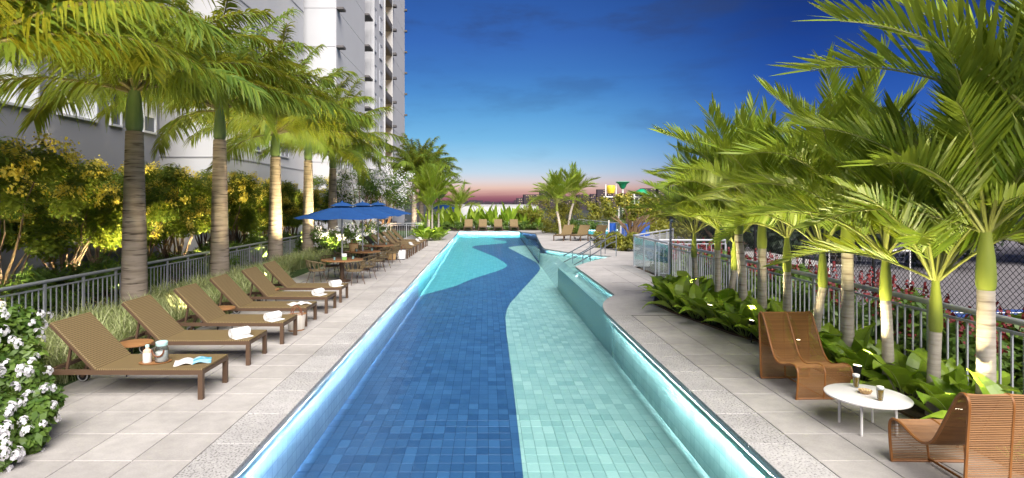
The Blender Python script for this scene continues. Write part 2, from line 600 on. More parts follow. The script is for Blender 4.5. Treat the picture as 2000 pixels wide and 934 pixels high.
# plants
M['bark'] = banded('palm_bark', (0.40, 0.33, 0.27), (0.24, 0.19, 0.145), (0.075, 0.055, 0.04))
M['bark_l'] = banded('pale_palm_bark', (0.50, 0.45, 0.39), (0.36, 0.31, 0.25), (0.15, 0.11, 0.08), zscale=5)
M['shaft'] = mat('crownshaft_green', (0.09, 0.15, 0.05), (0.16, 0.21, 0.08), rough=0.45, nscale=4, stretch=(3, 3, .6))
M['shaft_l'] = mat('crownshaft_lime', (0.30, 0.34, 0.05), (0.17, 0.24, 0.04), rough=0.4, nscale=3, stretch=(3, 3, .5))
M['royal'] = mat('royal_leaf', (0.035, 0.11, 0.020), (0.21, 0.28, 0.035), rough=0.5, spec=0.22, tw=0.9, ow=0.25, trans=0.36, tcol=(0.42, 0.39, 0.03))
M['royal_dry'] = mat('royal_leaf_dry', (0.30, 0.22, 0.06), (0.20, 0.13, 0.04), rough=0.6, tw=1.0, trans=0.3)
M['areca'] = mat('areca_leaf', (0.08, 0.17, 0.014), (0.32, 0.39, 0.035), rough=0.42, spec=0.3, tw=0.8, ow=0.3, trans=0.32, tcol=(0.33, 0.38, 0.03))
M['rachis'] = mat('frond_stalk', (0.26, 0.28, 0.06), (0.18, 0.19, 0.05), rough=0.5, nscale=4)
M['rachis_d'] = mat('frond_stalk_brown', (0.10, 0.085, 0.03), (0.16, 0.13, 0.05), rough=0.6, nscale=4)
M['philo'] = mat('broad_leaf', (0.12, 0.25, 0.018), (0.36, 0.48, 0.05), rough=0.3, spec=0.5, nscale=3, nw=0.3, tw=0.3, ow=0.7, trans=0.3, tcol=(0.28, 0.42, 0.03))
M['vein'] = mat('leaf_rib', (0.25, 0.33, 0.08), rough=0.5)
M['leaf_y'] = mat('cassia_leaf', (0.07, 0.145, 0.018), (0.25, 0.31, 0.035), rough=0.55, spec=0.2, tw=1.0, ow=0.2, trans=0.28, tcol=(0.20, 0.22, 0.02))
M['bloom_y'] = mat('yellow_bloom', (0.78, 0.62, 0.05), (0.88, 0.78, 0.18), rough=0.6, tw=1.0, trans=0.3)
M['leaf_g'] = mat('bush_leaf', (0.05, 0.11, 0.016), (0.15, 0.23, 0.04), rough=0.45, tw=1.0, trans=0.28, tcol=(0.18, 0.26, 0.03))
M['leaf_lime'] = mat('lime_leaf', (0.14, 0.16, 0.016), (0.32, 0.30, 0.03), rough=0.5, tw=1.0, trans=0.3)
M['leaf_dark'] = mat('dark_leaf', (0.010, 0.022, 0.010), (0.025, 0.045, 0.016), rough=0.6, tw=1.0, trans=0.15)
M['bloom_w'] = mat('white_bloom', (0.82, 0.80, 0.80), (0.74, 0.72, 0.78), rough=0.6, tw=1.0, trans=0.3)
M['bloom_r'] = mat('red_bloom', (0.17, 0.013, 0.02), (0.26, 0.04, 0.04), rough=0.6, tw=1.0, trans=0.2)
M['twig'] = mat('tree_bark', (0.15, 0.10, 0.065), (0.24, 0.17, 0.11), rough=0.85, nscale=12, bump=0.4)
M['grass'] = mat('striped_grass', (0.20, 0.26, 0.06), (0.60, 0.62, 0.34), rough=0.55, tw=1.0, trans=0.3)
M['lens'] = emit('lamp_lens', (1.0, 0.85, 0.6), 12.0)
# ================================================================== THE SETTING
def poly_mesh(name, pts, z, m):
    mb = MB()
    p3 = [V((p[0], p[1], z if len(p) < 3 else p[2])) for p in pts]
    for a, b, c in tessellate_polygon([p3]):
        n = (p3[b] - p3[a]).cross(p3[c] - p3[a])
        tri = (p3[a], p3[b], p3[c]) if n.z > 0 else (p3[a], p3[c], p3[b])
        mb.face(tri)
    return mb.mesh(name, m)

mb = MB()
mb.face([(-3000, -500, -3), (3000, -500, -3), (3000, 5000, -3), (-3000, 5000, -3)])
structure('ground', mb.mesh('ground', M['ground']), 'dark city ground reaching to the horizon')

# ---------------- pool outline at deck level (counter-clockwise)
curve = [(2.6, 12.3), (2.615, 12.7), (2.66, 13.1), (2.74, 13.5), (2.86, 13.9), (3.02, 14.3), (3.18, 14.62), (3.33, 14.9)]
beach = [(3.33, 21.5), (3.75, 22.35), (4.42, 23.6), (5.0, 24.55), (5.6, 25.45), (5.30, 25.80), (4.7, 26.55), (4.0, 27.55), (3.3, 28.9), (3.0, 29.8),
         (3.05, 31.5), (3.3, 36.0), (3.78, 44.0), (2.66, 46.9)]
P = [(-2.25, 1.5), (2.6, 1.5)] + curve + beach + [(-2.25, 46.9)]

def offset(poly, d):
    n = len(poly)
    out = []
    for i in range(n):
        a, b, c = V(poly[i - 1]), V(poly[i]), V(poly[(i + 1) % n])
        e1, e2 = (b - a).normalized(), (c - b).normalized()
        n1, n2 = V((e1.y, -e1.x)), V((e2.y, -e2.x))
        m = (n1 + n2)
        m.normalize()
        k = max(0.4, m.dot(n1))
        out.append(tuple(b + m * (d / k)))
    return out

W = offset(P, 0.12)          # pool walls stand back under the coping lip
LEDL = offset(P, 0.0055)
FZ = -0.95

def zf(Y):
    return FZ + 0.45 * min(1.0, max(0.0, (Y - 20.0) / 27.0))

def floor_pt(x, y):
    Y = 20.0
    for _ in range(30):
        Y = F * (H - zf(Y)) / (y - VY)
    return ((x - VX) * Y / F, Y)

LB = [floor_pt(*p) for p in [(803, 583), (845, 571), (889, 559), (922, 545), (950, 536), (970, 530), (982, 525.5), (989, 521), (990, 517.5), (985, 513), (967, 502),
      (940, 491), (924, 485), (921, 482.5), (928, 480), (952, 478), (984, 475.5), (991, 473.5), (988, 471.5), (964, 467.5), (962, 466), (976, 464), (1000, 463)]]
RB = [floor_pt(*p) for p in [(1024, 980), (1022, 934), (1012, 840), (1002, 750), (994, 690), (989, 650), (987, 619), (990, 604), (997, 591), (1018, 568), (1042, 542), (1051, 532),
      (1055, 525), (1053, 518), (1046, 512), (1033, 505), (1008, 492), (994, 485), (993, 483.5), (999, 482), (1016, 480), (1045, 479.5)]]

def interp(tab, Y, lo, hi):
    if Y < tab[0][1]: return lo
    if Y > tab[-1][1]: return hi
    for (x0, y0), (x1, y1) in zip(tab, tab[1:]):
        if y0 <= Y <= y1:
            t = (Y - y0) / max(1e-6, y1 - y0)
            return x0 + (x1 - x0) * t
    return hi

def xl(Y): return interp(LB, Y, -9.0, 9.0)
def xr(Y): return interp(RB, Y, RB[0][0], 9.0) if Y >= RB[0][1] else RB[0][0]

XW0, XW1 = -2.37, 2.72
TS = 0.16
TL = 0.24
pool = thing('swimming_pool', 'long tiled pool basin with deep blue wave, turquoise and mint floor', None, (0, 0, 0), kind='structure')
mats3 = [M['t_turq'], M['t_blue'], M['t_mint']]
def tile_mesh(mi, tone):
    b = MB()
    b.tone = tone
    b.box((0, 0, -0.006), (TS - 0.006, TL - 0.006, 0.012), bev=0.002)
    return b.mesh('floor_tile', mats3[mi])
TILES = [[tile_mesh(mi, (k + .5) / 7) for k in range(7)] for mi in range(3)]
field = [MB(), MB(), MB()]
sheets = [MB(), MB(), MB()]
rt = random.Random(3)
nrow = int((46.85 - 1.6) / TL)
singles = 0
for r in range(nrow):
    y0 = 1.6 + r * TL
    y1 = y0 + TL
    off = 0.0
    cuts = [(max(XW0, min(XW1, xl(y0))), max(XW0, min(XW1, xl(y1)))), (max(XW0, min(XW1, xr(y0))), max(XW0, min(XW1, xr(y1))))]
    cuts[1] = (max(cuts[0][0], cuts[1][0]), max(cuts[0][1], cuts[1][1]))
    bounds = [(XW0, XW0), cuts[0], cuts[1], (XW1, XW1)]
    for k in range(3):
        (a0, a1), (b0, b1) = bounds[k], bounds[k + 1]
        if b0 - a0 > 1e-4 or b1 - a1 > 1e-4:
            sheets[k].face([(a0, y0, zf(y0) - .008), (b0, y0, zf(y0) - .008), (b1, y1, zf(y1) - .008), (a1, y1, zf(y1) - .008)])
    g = 0.0022
    nx = int((XW1 - XW0) / TS) + 2
    for c in range(nx):
        tx0 = XW0 + c * TS - off
        tx1 = tx0 + TS
        tx0, tx1 = max(tx0, XW0), min(tx1, XW1)
        if tx1 - tx0 < 0.02: continue
        tone = min(1.0, max(0.0, rt.gauss(0.45, 0.26)))
        for k in range(3):
            (a0, a1), (b0, b1) = bounds[k], bounds[k + 1]
            l0, l1 = max(tx0 + g, a0 + (g if k else 0)), max(tx0 + g, a1 + (g if k else 0))
            r0, r1 = min(tx1 - g, b0), min(tx1 - g, b1)
            if r0 - l0 < 0.004 and r1 - l1 < 0.004: continue
            r0, r1 = max(r0, l0), max(r1, l1)
            full = abs(l0 - tx0 - g) < 1e-6 and abs(l1 - tx0 - g) < 1e-6 and abs(r0 - tx1 + g) < 1e-6 and abs(r1 - tx1 + g) < 1e-6 and abs(tx1 - tx0 - TS) < 1e-6
            if full and y0 > 6.62 and singles < 297:
                singles += 1
                put('floor_tile', TILES[k][int(tone * 6.99)], pool, ((tx0 + tx1) / 2, (y0 + y1) / 2, FZ))
            else:
                z0, z1 = zf(y0), zf(y1)
                field[k].face([(l0, y0 + g, z0), (r0, y0 + g, z0), (r1, y1 - g, z1), (l1, y1 - g, z1)], tone=tone + .001)
for k, nm in enumerate(('turq', 'blue', 'mint')):
    tag(field[k].build('tile_field', mats3[k], pool), kind='stuff')
    sheets[k].build('grout_bed', M['g_' + nm], pool)

# shelf and sloping beach at the side of the pool
SH = [p for p in W if p[0] > 2.55 and p[1] > 12.0]
SH = [(2.75, 12.3)] + [p for p in SH if p[1] > 12.4] + [(2.75, 46.9), (2.75, 29.55), (3.2, 28.4), (3.4, 27.2), (3.45, 22.6), (3.3, 22.0), (2.75, 21.8)]
SZ = -0.28
def inside(x, y, poly):
    c = False
    for i in range(len(poly)):
        (x0, y0), (x1, y1) = poly[i - 1], poly[i]
        if (y0 > y) != (y1 > y) and x < (x1 - x0) * (y - y0) / (y1 - y0) + x0:
            c = not c
    return c
def clip_y(poly, yc, above):
    out = []
    for i in range(len(poly)):
        a, b = poly[i - 1], poly[i]
        ia, ib = (a[1] > yc) == above, (b[1] > yc) == above
        if ia != ib:
            t = (yc - a[1]) / (b[1] - a[1])
            out.append((a[0] + (b[0] - a[0]) * t, yc))
        if ib: out.append(b)
    return out
put('shelf_floor', poly_mesh('shelf_floor', clip_y(SH, 29.9, False), SZ - .006, M['g_mint']), pool)
put('shelf_floor', poly_mesh('shelf_floor', [(p[0], p[1], zf(p[1]) - .006) for p in clip_y(SH, 29.9, True)], 0, M['g_blue']), pool)
mb = MB(); mb.box((3.1, 29.9, -.45), (.8, .03, .34)); mb.build('shelf_step', M['t_mint'], pool)
sf = [MB(), MB()]
y = 12.4
while y < 46.7:
    x = 2.80
    while x < 5.6:
        if all(inside(x + a, y + b, SH) for a in (0, TS) for b in (0, TS)):
            k = 0 if y < 29.9 else 1
            z_, z2_ = (SZ, SZ) if k == 0 else (zf(y), zf(y + TS))
            sf[k].face([(x + .003, y + .003, z_), (x + TS - .003, y + .003, z_), (x + TS - .003, y + TS - .003, z2_), (x + .003, y + TS - .003, z2_)], tone=min(1, max(.01, rt.gauss(.5, .25))))
        x += TS
    y += TS
tag(sf[0].build('shelf_tile_field', M['t_mint'], pool), kind='stuff')
tag(sf[1].build('shelf_tile_field', M['t_blue'], pool), kind='stuff')
rmp = MB()
RL = [(2.75, 21.8), (3.3, 22.0), (3.45, 22.6), (3.4, 27.2), (3.2, 28.4), (2.75, 29.55)]
for (ax_, ay_), (bx_, by_) in zip(RL, RL[1:]):
    n_ = max(1, int((by_ - ay_) / .24))
    for i in range(n_):
        u0, u1 = i / n_, (i + 1) / n_
        p0_ = (ax_ + (bx_ - ax_) * u0, ay_ + (by_ - ay_) * u0); p1_ = (ax_ + (bx_ - ax_) * u1, ay_ + (by_ - ay_) * u1)
        za, zb_ = zf(p0_[1]), zf(p1_[1])
        for k in range(4):
            s0, s1 = k / 4, (k + 1) / 4
            rmp.face([(2.71 + (p0_[0] - 2.71) * s0, p0_[1], za + (SZ - .004 - za) * s0), (2.71 + (p0_[0] - 2.71) * s1, p0_[1], za + (SZ - .004 - za) * s1),
                      (2.71 + (p1_[0] - 2.71) * s1, p1_[1], zb_ + (SZ - .004 - zb_) * s1), (2.71 + (p1_[0] - 2.71) * s0, p1_[1], zb_ + (SZ - .004 - zb_) * s0)], tone=min(1, max(.01, rt.gauss(.5, .2))))
tag(rmp.build('beach_ramp', M['t_mint'], pool), kind='stuff')
# lip wall between the deep pool and the shelf
mb = MB()
mb.box((2.752, 17.1, -0.53), (0.07, 9.4, 0.90))
gl_ = MB(); gl_.box((2.752, 38.2, -0.36), (0.03, 17.3, 0.60))
mb.build('shelf_lip', M['t_mint'], pool)
M['glass'] = glassy('fence_glass', (0.86, 0.94, 0.95), refl=0.6, rough=0.01, ior=1.45)
gl_.build('glass_divider', M['glass'], pool)

# pool walls
wm = [M['t_turq'], M['w_blue'], M['t_mint']]
wf = [MB(), MB(), MB()]
ws = [MB(), MB(), MB()]
def pool_wall(a, b, ztop, zb, kfun, fine):
    a, b = V(a), V(b)
    L = (b - a).length
    n = max(1, int(round(L / TS)))
    nin = V((-(b - a).y, (b - a).x)).normalized()
    for i in range(n):
        p, q = a + (b - a) * (i / n), a + (b - a) * ((i + 1) / n)
        ym = (p.y + q.y) / 2
        k = kfun(ym)
        zbot = zb(ym)
        zz = ztop
        ws[k].face([(p.x, p.y, zbot - .01), (q.x, q.y, zbot - .01), (q.x, q.y, ztop), (p.x, p.y, ztop)][::-1])
        if ym > fine: continue
        e = (q - p).normalized() * .0025
        while zz > zbot + .02:
            z2 = max(zbot, zz - TS)
            o = nin * .004
            wf[k].face([(p.x + e.x + o.x, p.y + e.y + o.y, z2 + .0025), (q.x - e.x + o.x, q.y - e.y + o.y, z2 + .0025), (q.x - e.x + o.x, q.y - e.y + o.y, zz - .0025), (p.x + e.x + o.x, p.y + e.y + o.y, zz - .0025)][::-1],
                       tone=min(1, max(.01, rt.gauss(.45, .22))))
            zz = z2
NP = len(P)
ysplit = LB[0][1]
for i in range(NP):
    a, b = W[i], W[(i + 1) % NP]
    am = ((a[0] + b[0]) / 2, (a[1] + b[1]) / 2)
    if am[0] < -2.2:
        pool_wall(a, b, -.03, zf, lambda Y: 1 if Y < ysplit else 0, 24)
    elif am[1] < 12 and am[0] > 2.5:
        pool_wall(a, b, -.03, zf, lambda Y: 2, 24)
    elif am[1] > 46:
        pool_wall(a, b, -.03, zf, lambda Y: 0, 0)
    elif am[1] < 5:
        pool_wall(a, b, -.03, zf, lambda Y: 2, 0)
    else:
        pool_wall(a, b, -.03, lambda Y: SZ - .01 if Y < 29.9 else zf(Y) - .01, lambda Y: 2 if Y < 29.9 else 1, 22)
for k in range(3):
    ws[k].build('wall_face', [M['g_turq'], M['g_blue'], M['g_mint']][k], pool)
    if wf[k].f: tag(wf[k].build('wall_tile_field', wm[k], pool), kind='stuff')

# led strip under the coping lip: short lengths all round the basin
mb = MB(); fas = MB(); mbl = MB(); mb2 = MB(); mb3 = MB()
for i in range(NP):
    a, b = V(LEDL[i]), V(LEDL[(i + 1) % NP])
    if (a.y + b.y) / 2 < 3: continue
    n = max(1, int((b - a).length / 0.6))
    nrm = V((b - a).y and (b - a).normalized()) if False else (b - a).normalized()
    out = V((nrm.y, -nrm.x))
    for j in range(n):
        p, q = a + (b - a) * (j / n), a + (b - a) * ((j + .97) / n)
        if p.y < 1.6 and q.y < 1.6: continue
        z = -0.046
        low = (a.x + b.x) / 2 > 2.61 and 12.0 < (a.y + b.y) / 2 < 46.0
        R_ = (a.x + b.x) / 2 > 2.0 and p.y < 12.4
        (mbl if low else mb2 if R_ and 8.5 < p.y < 10.8 else mb3 if R_ and p.y >= 10.8 else mb).face([(p.x, p.y, z), (q.x, q.y, z), (q.x, q.y, z - .010), (p.x, p.y, z - .010)])
        p2, q2 = p - out * .0007, a + (b - a) * ((j + 1.0) / n) - out * .0007
        fas.face([(p2.x, p2.y, -.038), (q2.x, q2.y, -.038), (q2.x, q2.y, -.084), (p2.x, p2.y, -.084)])
led = mb.build('led_strip', M['led'], pool)
mbl.build('led_strip', M['led_low'], pool)
mb2.build('led_strip', M['led_mid'], pool)
mb3.build('led_strip', M['led_end'], pool)
fas.build('led_channel', M['alu'], pool)

# water surface
structure('water', poly_mesh('water', offset(P, 0.118), -0.045, M['water']), 'clear rippling pool water')

# ---------------- decks
def slab_mesh(name, sx, sy, m, tone):
    b = MB()
    b.tone = tone
    b.box((0, 0, -0.02), (sx, sy, 0.04), bev=0.004)
    return b.mesh(name, m)
rs = random.Random(11)
def slab_set(name, sx, sy, m, n=7):
    return [slab_mesh(name, sx, sy, m, (k + .5) / n) for k in range(n)]

deck = thing('pool_deck', 'pale grey stone slab deck around the pool', None, kind='structure')
base = MB()
base.box((-3.92, 24.5, -0.09), (3.24, 47.0, 0.11))
base.box((3.94, 6.9, -0.09), (2.58, 10.8, 0.11))
base.build('mortar_bed', M['grout'], deck)
SW, SL = 0.555, 0.62
slabs = slab_set('paving_slab', SW - .010, SL - .010, M['slab'])
fieldm = MB()
for c in range(5):
    cx = -2.733 - SW * (c + .5)
    j = 0
    while True:
        cy_ = 1.6 + SL * (j + .5)
        j += 1
        if cy_ > 47.6: break
        t = rs.random()
        if cy_ < 15.5:
            put('paving_slab', slabs[int(t * 7)], deck, (cx, cy_, 0))
        else:
            fieldm.tone = t + .01
            fieldm.box((cx, cy_, -0.02), (SW - .008, SL - .008, 0.04))
# coping stones
CL = 0.81
cop = slab_set('coping_stone', 0.475, CL - .012, M['coping'])
for sx_ in (-1, 1):
    j = 0
    while True:
        cy_ = 1.645 + CL * (j + .5)
        j += 1
        if cy_ > (47.0 if sx_ < 0 else 11.9): break
        cx = -2.25 - 0.24 if sx_ < 0 else 2.6 + 0.24
        if cy_ < 16:
            put('coping_stone', cop[int(rs.random() * 7)], deck, (cx, cy_, 0.0))
        else:
            fieldm.tone = rs.random() * .3 + .01
            fieldm.box((cx, cy_, -0.02), (0.479, CL - .008, 0.04))
# slabs on the palm bed side
for c in range(4):
    cx = 3.083 + SW * (c + .5)
    for j in range(18):
        cy_ = 1.6 + SL * (j + .5)
        if cy_ > 12.0: break
        put('paving_slab', slabs[int(rs.random() * 7)], deck, (cx, cy_, 0))
tag(fieldm.build('slab_field', M['slab'], deck), kind='stuff')
# wide plaza sheet beyond the bed, round the shelf, the beach and the far end
YP = 12.175
outer = [(2.6, YP)] + curve + beach + [(-2.25, 46.9), (-2.25, 48.6), (13.5, 48.6), (13.5, 21.6), (5.5, 21.4), (5.5, YP)]
put('plaza', poly_mesh('plaza', outer, 0.0, M['plaza']), deck)
mb = MB()
edge = [(2.6, YP)] + curve + beach + [(-2.25, 46.9)]
eo = offset(P, 0.12)
ei = [(2.72, YP)] + [eo[P.index(p)] for p in edge[1:]]
for (a, b, c, d) in zip(edge, edge[1:], ei, ei[1:]):
    mb.face([(a[0], a[1], -.045), (b[0], b[1], -.045), (b[0], b[1], 0), (a[0], a[1], 0)])
    mb.face([(c[0], c[1], -.045), (d[0], d[1], -.045), (b[0], b[1], -.045), (a[0], a[1], -.045)])
mb.build('plaza_edge', M['coping'], deck)
# fine joints of the plaza as recessed lines are too far to read; a few sawn joints
mb = MB()
for k in range(6):
    yy = 14.0 + k * 1.55
    mb.box((4.6, yy, 0.001), (1.7, .008, .004))
for xx in (4.3, 4.95):
    mb.box((xx, 17.2, 0.0012), (.008, 8.0, .004))
mb.build('saw_joint', M['grout'], deck)

# ---------------- beds, lawn, court
structure('lawn', poly_mesh('lawn', [(-5.53, -2), (-5.53, 16.6), (-6.1, 16.9), (-6.1, 24.2), (-5.53, 24.5), (-5.53, 36), (-3.9, 36.5), (-3.9, 48.6), (-5, 60), (-40, 60), (-40, -2)], -0.03, M['lawn']), 'planted ground behind the loungers')
mb = MB()
mb.box((-5.83, 20.5, -0.06), (0.56, 8.0, 0.115))
mb.build('paving_strip', M['slab'], deck)
bed_out = [(4.72, -1.0), (4.72, 9.6), (4.45, 10.4), (4.0, 12.6), (3.95, 13.6), (4.3, 14.6), (5.0, 15.2), (5.55, 15.3), (5.55, -1.0)]
structure('palm_bed', poly_mesh('palm_bed', bed_out, 0.012, M['soil']), 'dark soil of the palm bed')
mb = MB()
for a, b in zip(bed_out[:8], bed_out[1:8]):
    mb.bar((a[0], a[1], .0), (b[0], b[1], .0), .02, .06)
mb.build('bed_edging', M['frame'], deck)
structure('court_verge', poly_mesh('court_verge', [(5.56, -2), (5.56, 21.3), (9.0, 26.2), (9.0, -2)], -0.06, M['soil']), 'planted verge along the court fence')
structure('sports_court', poly_mesh('sports_court', [(8.1, -2), (8.1, 60), (70, 60), (70, -2)], -1.4, M['court_grey']), 'grey sports court floor')
mb = MB()
mb.face([(9.5, 2, -1.396), (60, 2, -1.396), (60, 20.3, -1.396), (9.5, 20.3, -1.396)])
structure('court_field', mb.mesh('court_field', M['court']), 'blue playing field of the court')
mb = MB()
for (x0, y0, x1, y1) in ((10, 19.6, 58, 19.75), (10, 15.2, 58, 15.3), (14.0, 15.3, 14.1, 19.6), (20, 2, 20.1, 15.2)):
    mb.face([(x0, y0, -1.392), (x1, y0, -1.392), (x1, y1, -1.392), (x0, y1, -1.392)])
structure('court_marking', mb.mesh('court_marking', M['line']), 'white lines on the blue court')
mb = MB()
mb.box((8.07, 29, -0.73), (0.12, 62, 1.3))
tag(mb.build('retaining_wall', M['wall_g']), 'low grey retaining wall below the chain link fence', 'wall')

# ---------------- railings
def fence(name, label, p0, p1, hr, cat='railing', post=1.03, bal=0.148, bw=0.018, glass=False, bottom=0.08, mid=0.15):
    p0, p1 = V(p0), V(p1)
    d = p1 - p0
    L = d.length
    t = thing(name, label, cat, p0, atan2(d.y, d.x))
    b = MB(); b.tube([(0, 0, hr - .03), (L, 0, hr - .03)], .034, 10); b.build('handrail', M['steel'], t, smooth=True)
    if not glass:
        b = MB(); b.box((L / 2, 0, hr - mid), (L, .022, .03)); b.build('upper_rail', M['steel'], t)
        b = MB(); b.box((L / 2, 0, bottom), (L, .022, .03)); b.build('lower_rail', M['steel'], t)
    b = MB(); b.box((0, 0, (hr - .05) / 2), (.055, .03, hr - .05)); pm = b.mesh('post', M['steel'])
    b = MB(); b.box((0, 0, (hr - mid + bottom) / 2), (bw, bw, hr - mid - bottom - .03)); bm_ = b.mesh('baluster', M['steel'])
    np_ = max(1, int(round(L / post)))
    s = L / np_
    for i in range(np_ + 1):
        put('post', pm, t, (i * s, 0, 0))
        if i < np_:
            if glass:
                b = MB(); b.box((0, 0, (hr - .02) / 2), (s - .09, .012, hr - .16))
                put('glass_panel', b.mesh('glass_panel', M['glass']), t, ((i + .5) * s, 0, 0))
            else:
                k = max(1, int(round(s / bal)))
                for j in range(1, k):
                    put('baluster', bm_, t, (i * s + j * s / k, 0, 0))
    return t
M['glass'] = glassy('fence_glass', (0.86, 0.94, 0.95), refl=0.6, rough=0.01, ior=1.45)
fence('railing', 'grey metal railing with round handrail running behind the tall ringed palms', (-8.2, 8.6, 0), (-8.2, 35.2, 0), 0.95)
fence('railing', 'short grey metal railing standing across the end of the far lounger row', (-8.1, 36.6, 0), (-4.1, 36.6, 0), 1.08)
fence('railing', 'grey metal railing behind the leafy palm bed beside the court', (5.5, 4.6, 0), (5.5, 17.2, 0), 1.19, post=.86)
fence('railing', 'clear glass railing panels joining the end of the palm bed railing', (5.5, 17.3, 0), (5.5, 21.4, 0), 1.19, glass=True, post=1.35)
fence('railing', 'grey metal railing turning away from the glass panels towards the plumeria tree', (5.56, 21.45, 0), (8.6, 26.4, 0), 1.19, post=1.1)
fence('railing', 'short grey metal gate railing between glass panels and red flower verge', (5.62, 18.7, 0), (7.8, 18.7, 0), 1.19, post=1.1)
fence('railing', 'grey metal railing in front of the lime shrubs near the far splash basin', (7.6, 47.4, 0), (9.4, 36.8, 0), 1.0, post=1.3, bal=.22)

# chain link fence of the court
def chain_fence(p0, p1, z0, z1, cell, label, bar=.005):
    p0, p1 = V(p0), V(p1)
    d = p1 - p0
    L = d.length
    t = thing('chain_link_fence', label, 'fence', p0, atan2(d.y, d.x))
    hgt = z1 - z0
    b = MB()
    n = int((L + hgt) / cell)
    for i in range(n):
        x = i * cell
        for sgn in (0, 1):
            a = [x, z0]; e = [x - hgt, z1]
            if a[0] > L: a = [L, z0 + (x - L)]
            if e[0] < 0: e = [0, z0 + x]
            if e[1] - a[1] < .02: continue
            if sgn: a[0], e[0] = L - a[0], L - e[0]
            yy = .003 if sgn else -.003
            A, E = V((a[0], yy, a[1])), V((e[0], yy, e[1]))
            b.tube([A, E], bar, 3, cap=False)
    tag(b.build('wire_mesh', M['wire'], t), kind='stuff')
    pb = MB(); pb.tube([(0, 0, z0), (0, 0, z1 + .05)], .03, 8); pm = pb.mesh('post', M['dark'], True)
    k = int(L / 2.6)
    for i in range(k + 1):
        put('post', pm, t, (i * L / k, 0.04, 0))
    b = MB(); b.tube([(0, .035, z1), (L, .035, z1)], .02, 6); b.build('top_rail', M['dark'], t)
    return t
chain_fence((8.06, 4.0, 0), (8.06, 25.0, 0), -0.1, 2.5, 0.105, 'tall dark chain link fence between red flower verge and blue court')

# goal on the court
t = thing('football_goal', 'small white football goal frame with net on the court', 'goal', (16.4, 24.6, -1.4), radians(-18))
b = MB()
b.tube([(-1.5, 0, 0), (-1.5, 0, 1.75), (1.5, 0, 1.75), (1.5, 0, 0)], .045, 8)
b.build('goal_frame', M['white'], t, smooth=True)
b = MB()
for i in range(16):
    x = -1.5 + 3.0 * i / 15
    b.tube([(x, 0, 1.72), (x, .5, 1.62), (x, 1.2, 0)], .004, 3, cap=False)
for k in range(9):
    u = k / 8
    b.tube([(-1.5, .5 + .7 * u, 1.62 * (1 - u)), (1.5, .5 + .7 * u, 1.62 * (1 - u))], .004, 3, cap=False)
tag(b.build('net', M['alu'], t), kind='stuff')

# ---------------- buildings
ST = 2.55
def window(parent, c, w, h, face, blind=False, shutter=0.0, mull=1):
    """face: 'x' looks along +X, 'y' looks along -Y; c centre on the wall face"""
    c = V(c)
    def bx(b, u0, u1, z0, z1, o0, o1):
        um, us = (u0 + u1) / 2, abs(u1 - u0)
        if face == 'x': b.box((c.x + (o0 + o1) / 2, c.y + um, c.z + (z0 + z1) / 2), (abs(o1 - o0), us, z1 - z0))
        else: b.box((c.x + um, c.y - (o0 + o1) / 2, c.z + (z0 + z1) / 2), (us, abs(o1 - o0), z1 - z0))
    b = MB()
    e = .07
    bx(b, -w / 2, w / 2, -h / 2, -h / 2 + e, .0, .09); bx(b, -w / 2, w / 2, h / 2 - e, h / 2, .0, .09)
    bx(b, -w / 2, -w / 2 + e, -h / 2 + e, h / 2 - e, .0, .09); bx(b, w / 2 - e, w / 2, -h / 2 + e, h / 2 - e, .0, .09)
    for k in range(mull):
        u = -w / 2 + w * (k + 1) / (mull + 1)
        bx(b, u - .03, u + .03, -h / 2 + e, h / 2 - e, .0, .08)
    fr = b.build('window', M['alu'], parent)
    for k in range(mull + 1):
        u0 = -w / 2 + w * k / (mull + 1) + .05
        u1 = -w / 2 + w * (k + 1) / (mull + 1) - .05
        b = MB(); bx(b, u0, u1, -h / 2 + .06, h / 2 - .06, .005, .03)
        b.build('pane', M['blind'] if blind else M['pane'], fr)
    if shutter:
        n = 9
        for k in range(n):
            b = MB(); z = h / 2 - .08 - shutter * (k + .5) / n
            bx(b, -w / 2 + .08, w / 2 - .08, z - shutter / n * .42, z + shutter / n * .42, .04, .062)
            b.build('shutter_slat', M['alu'], fr)

blk = thing('apartment_block', 'grey rendered apartment wing with blinds and shutters behind the yellow flowering trees', 'building', (-13, 0, 0))
b = MB(); b.box((-9.05, 13.0, 14.0), (18, 19.8, 34)); b.build('wall', M['wall_g'], blk)
for s_ in range(0, 7):
    zc = 5.68 + (s_ - 1) * 2.75
    for (y0, y1, bl, sh, mu) in ((15.2, 16.65, 1, 0, 1), (17.4, 19.15, 1, .5, 1), (19.8, 20.45, 0, 0, 0), (21.7, 22.55, 0, .55, 0), (11.5, 13.2, 1, 0, 1)):
        if s_ < 1: continue
        window(blk, (-.05, (y0 + y1) / 2, zc), y1 - y0, 1.25, 'x', bl and s_ == 1, sh, mu)
b = MB()
for yy in (17.05, 14.2):
    b.box((-.045, yy, 14), (.02, .05, 34))
b.build('rain_pipe', M['joint'], blk)

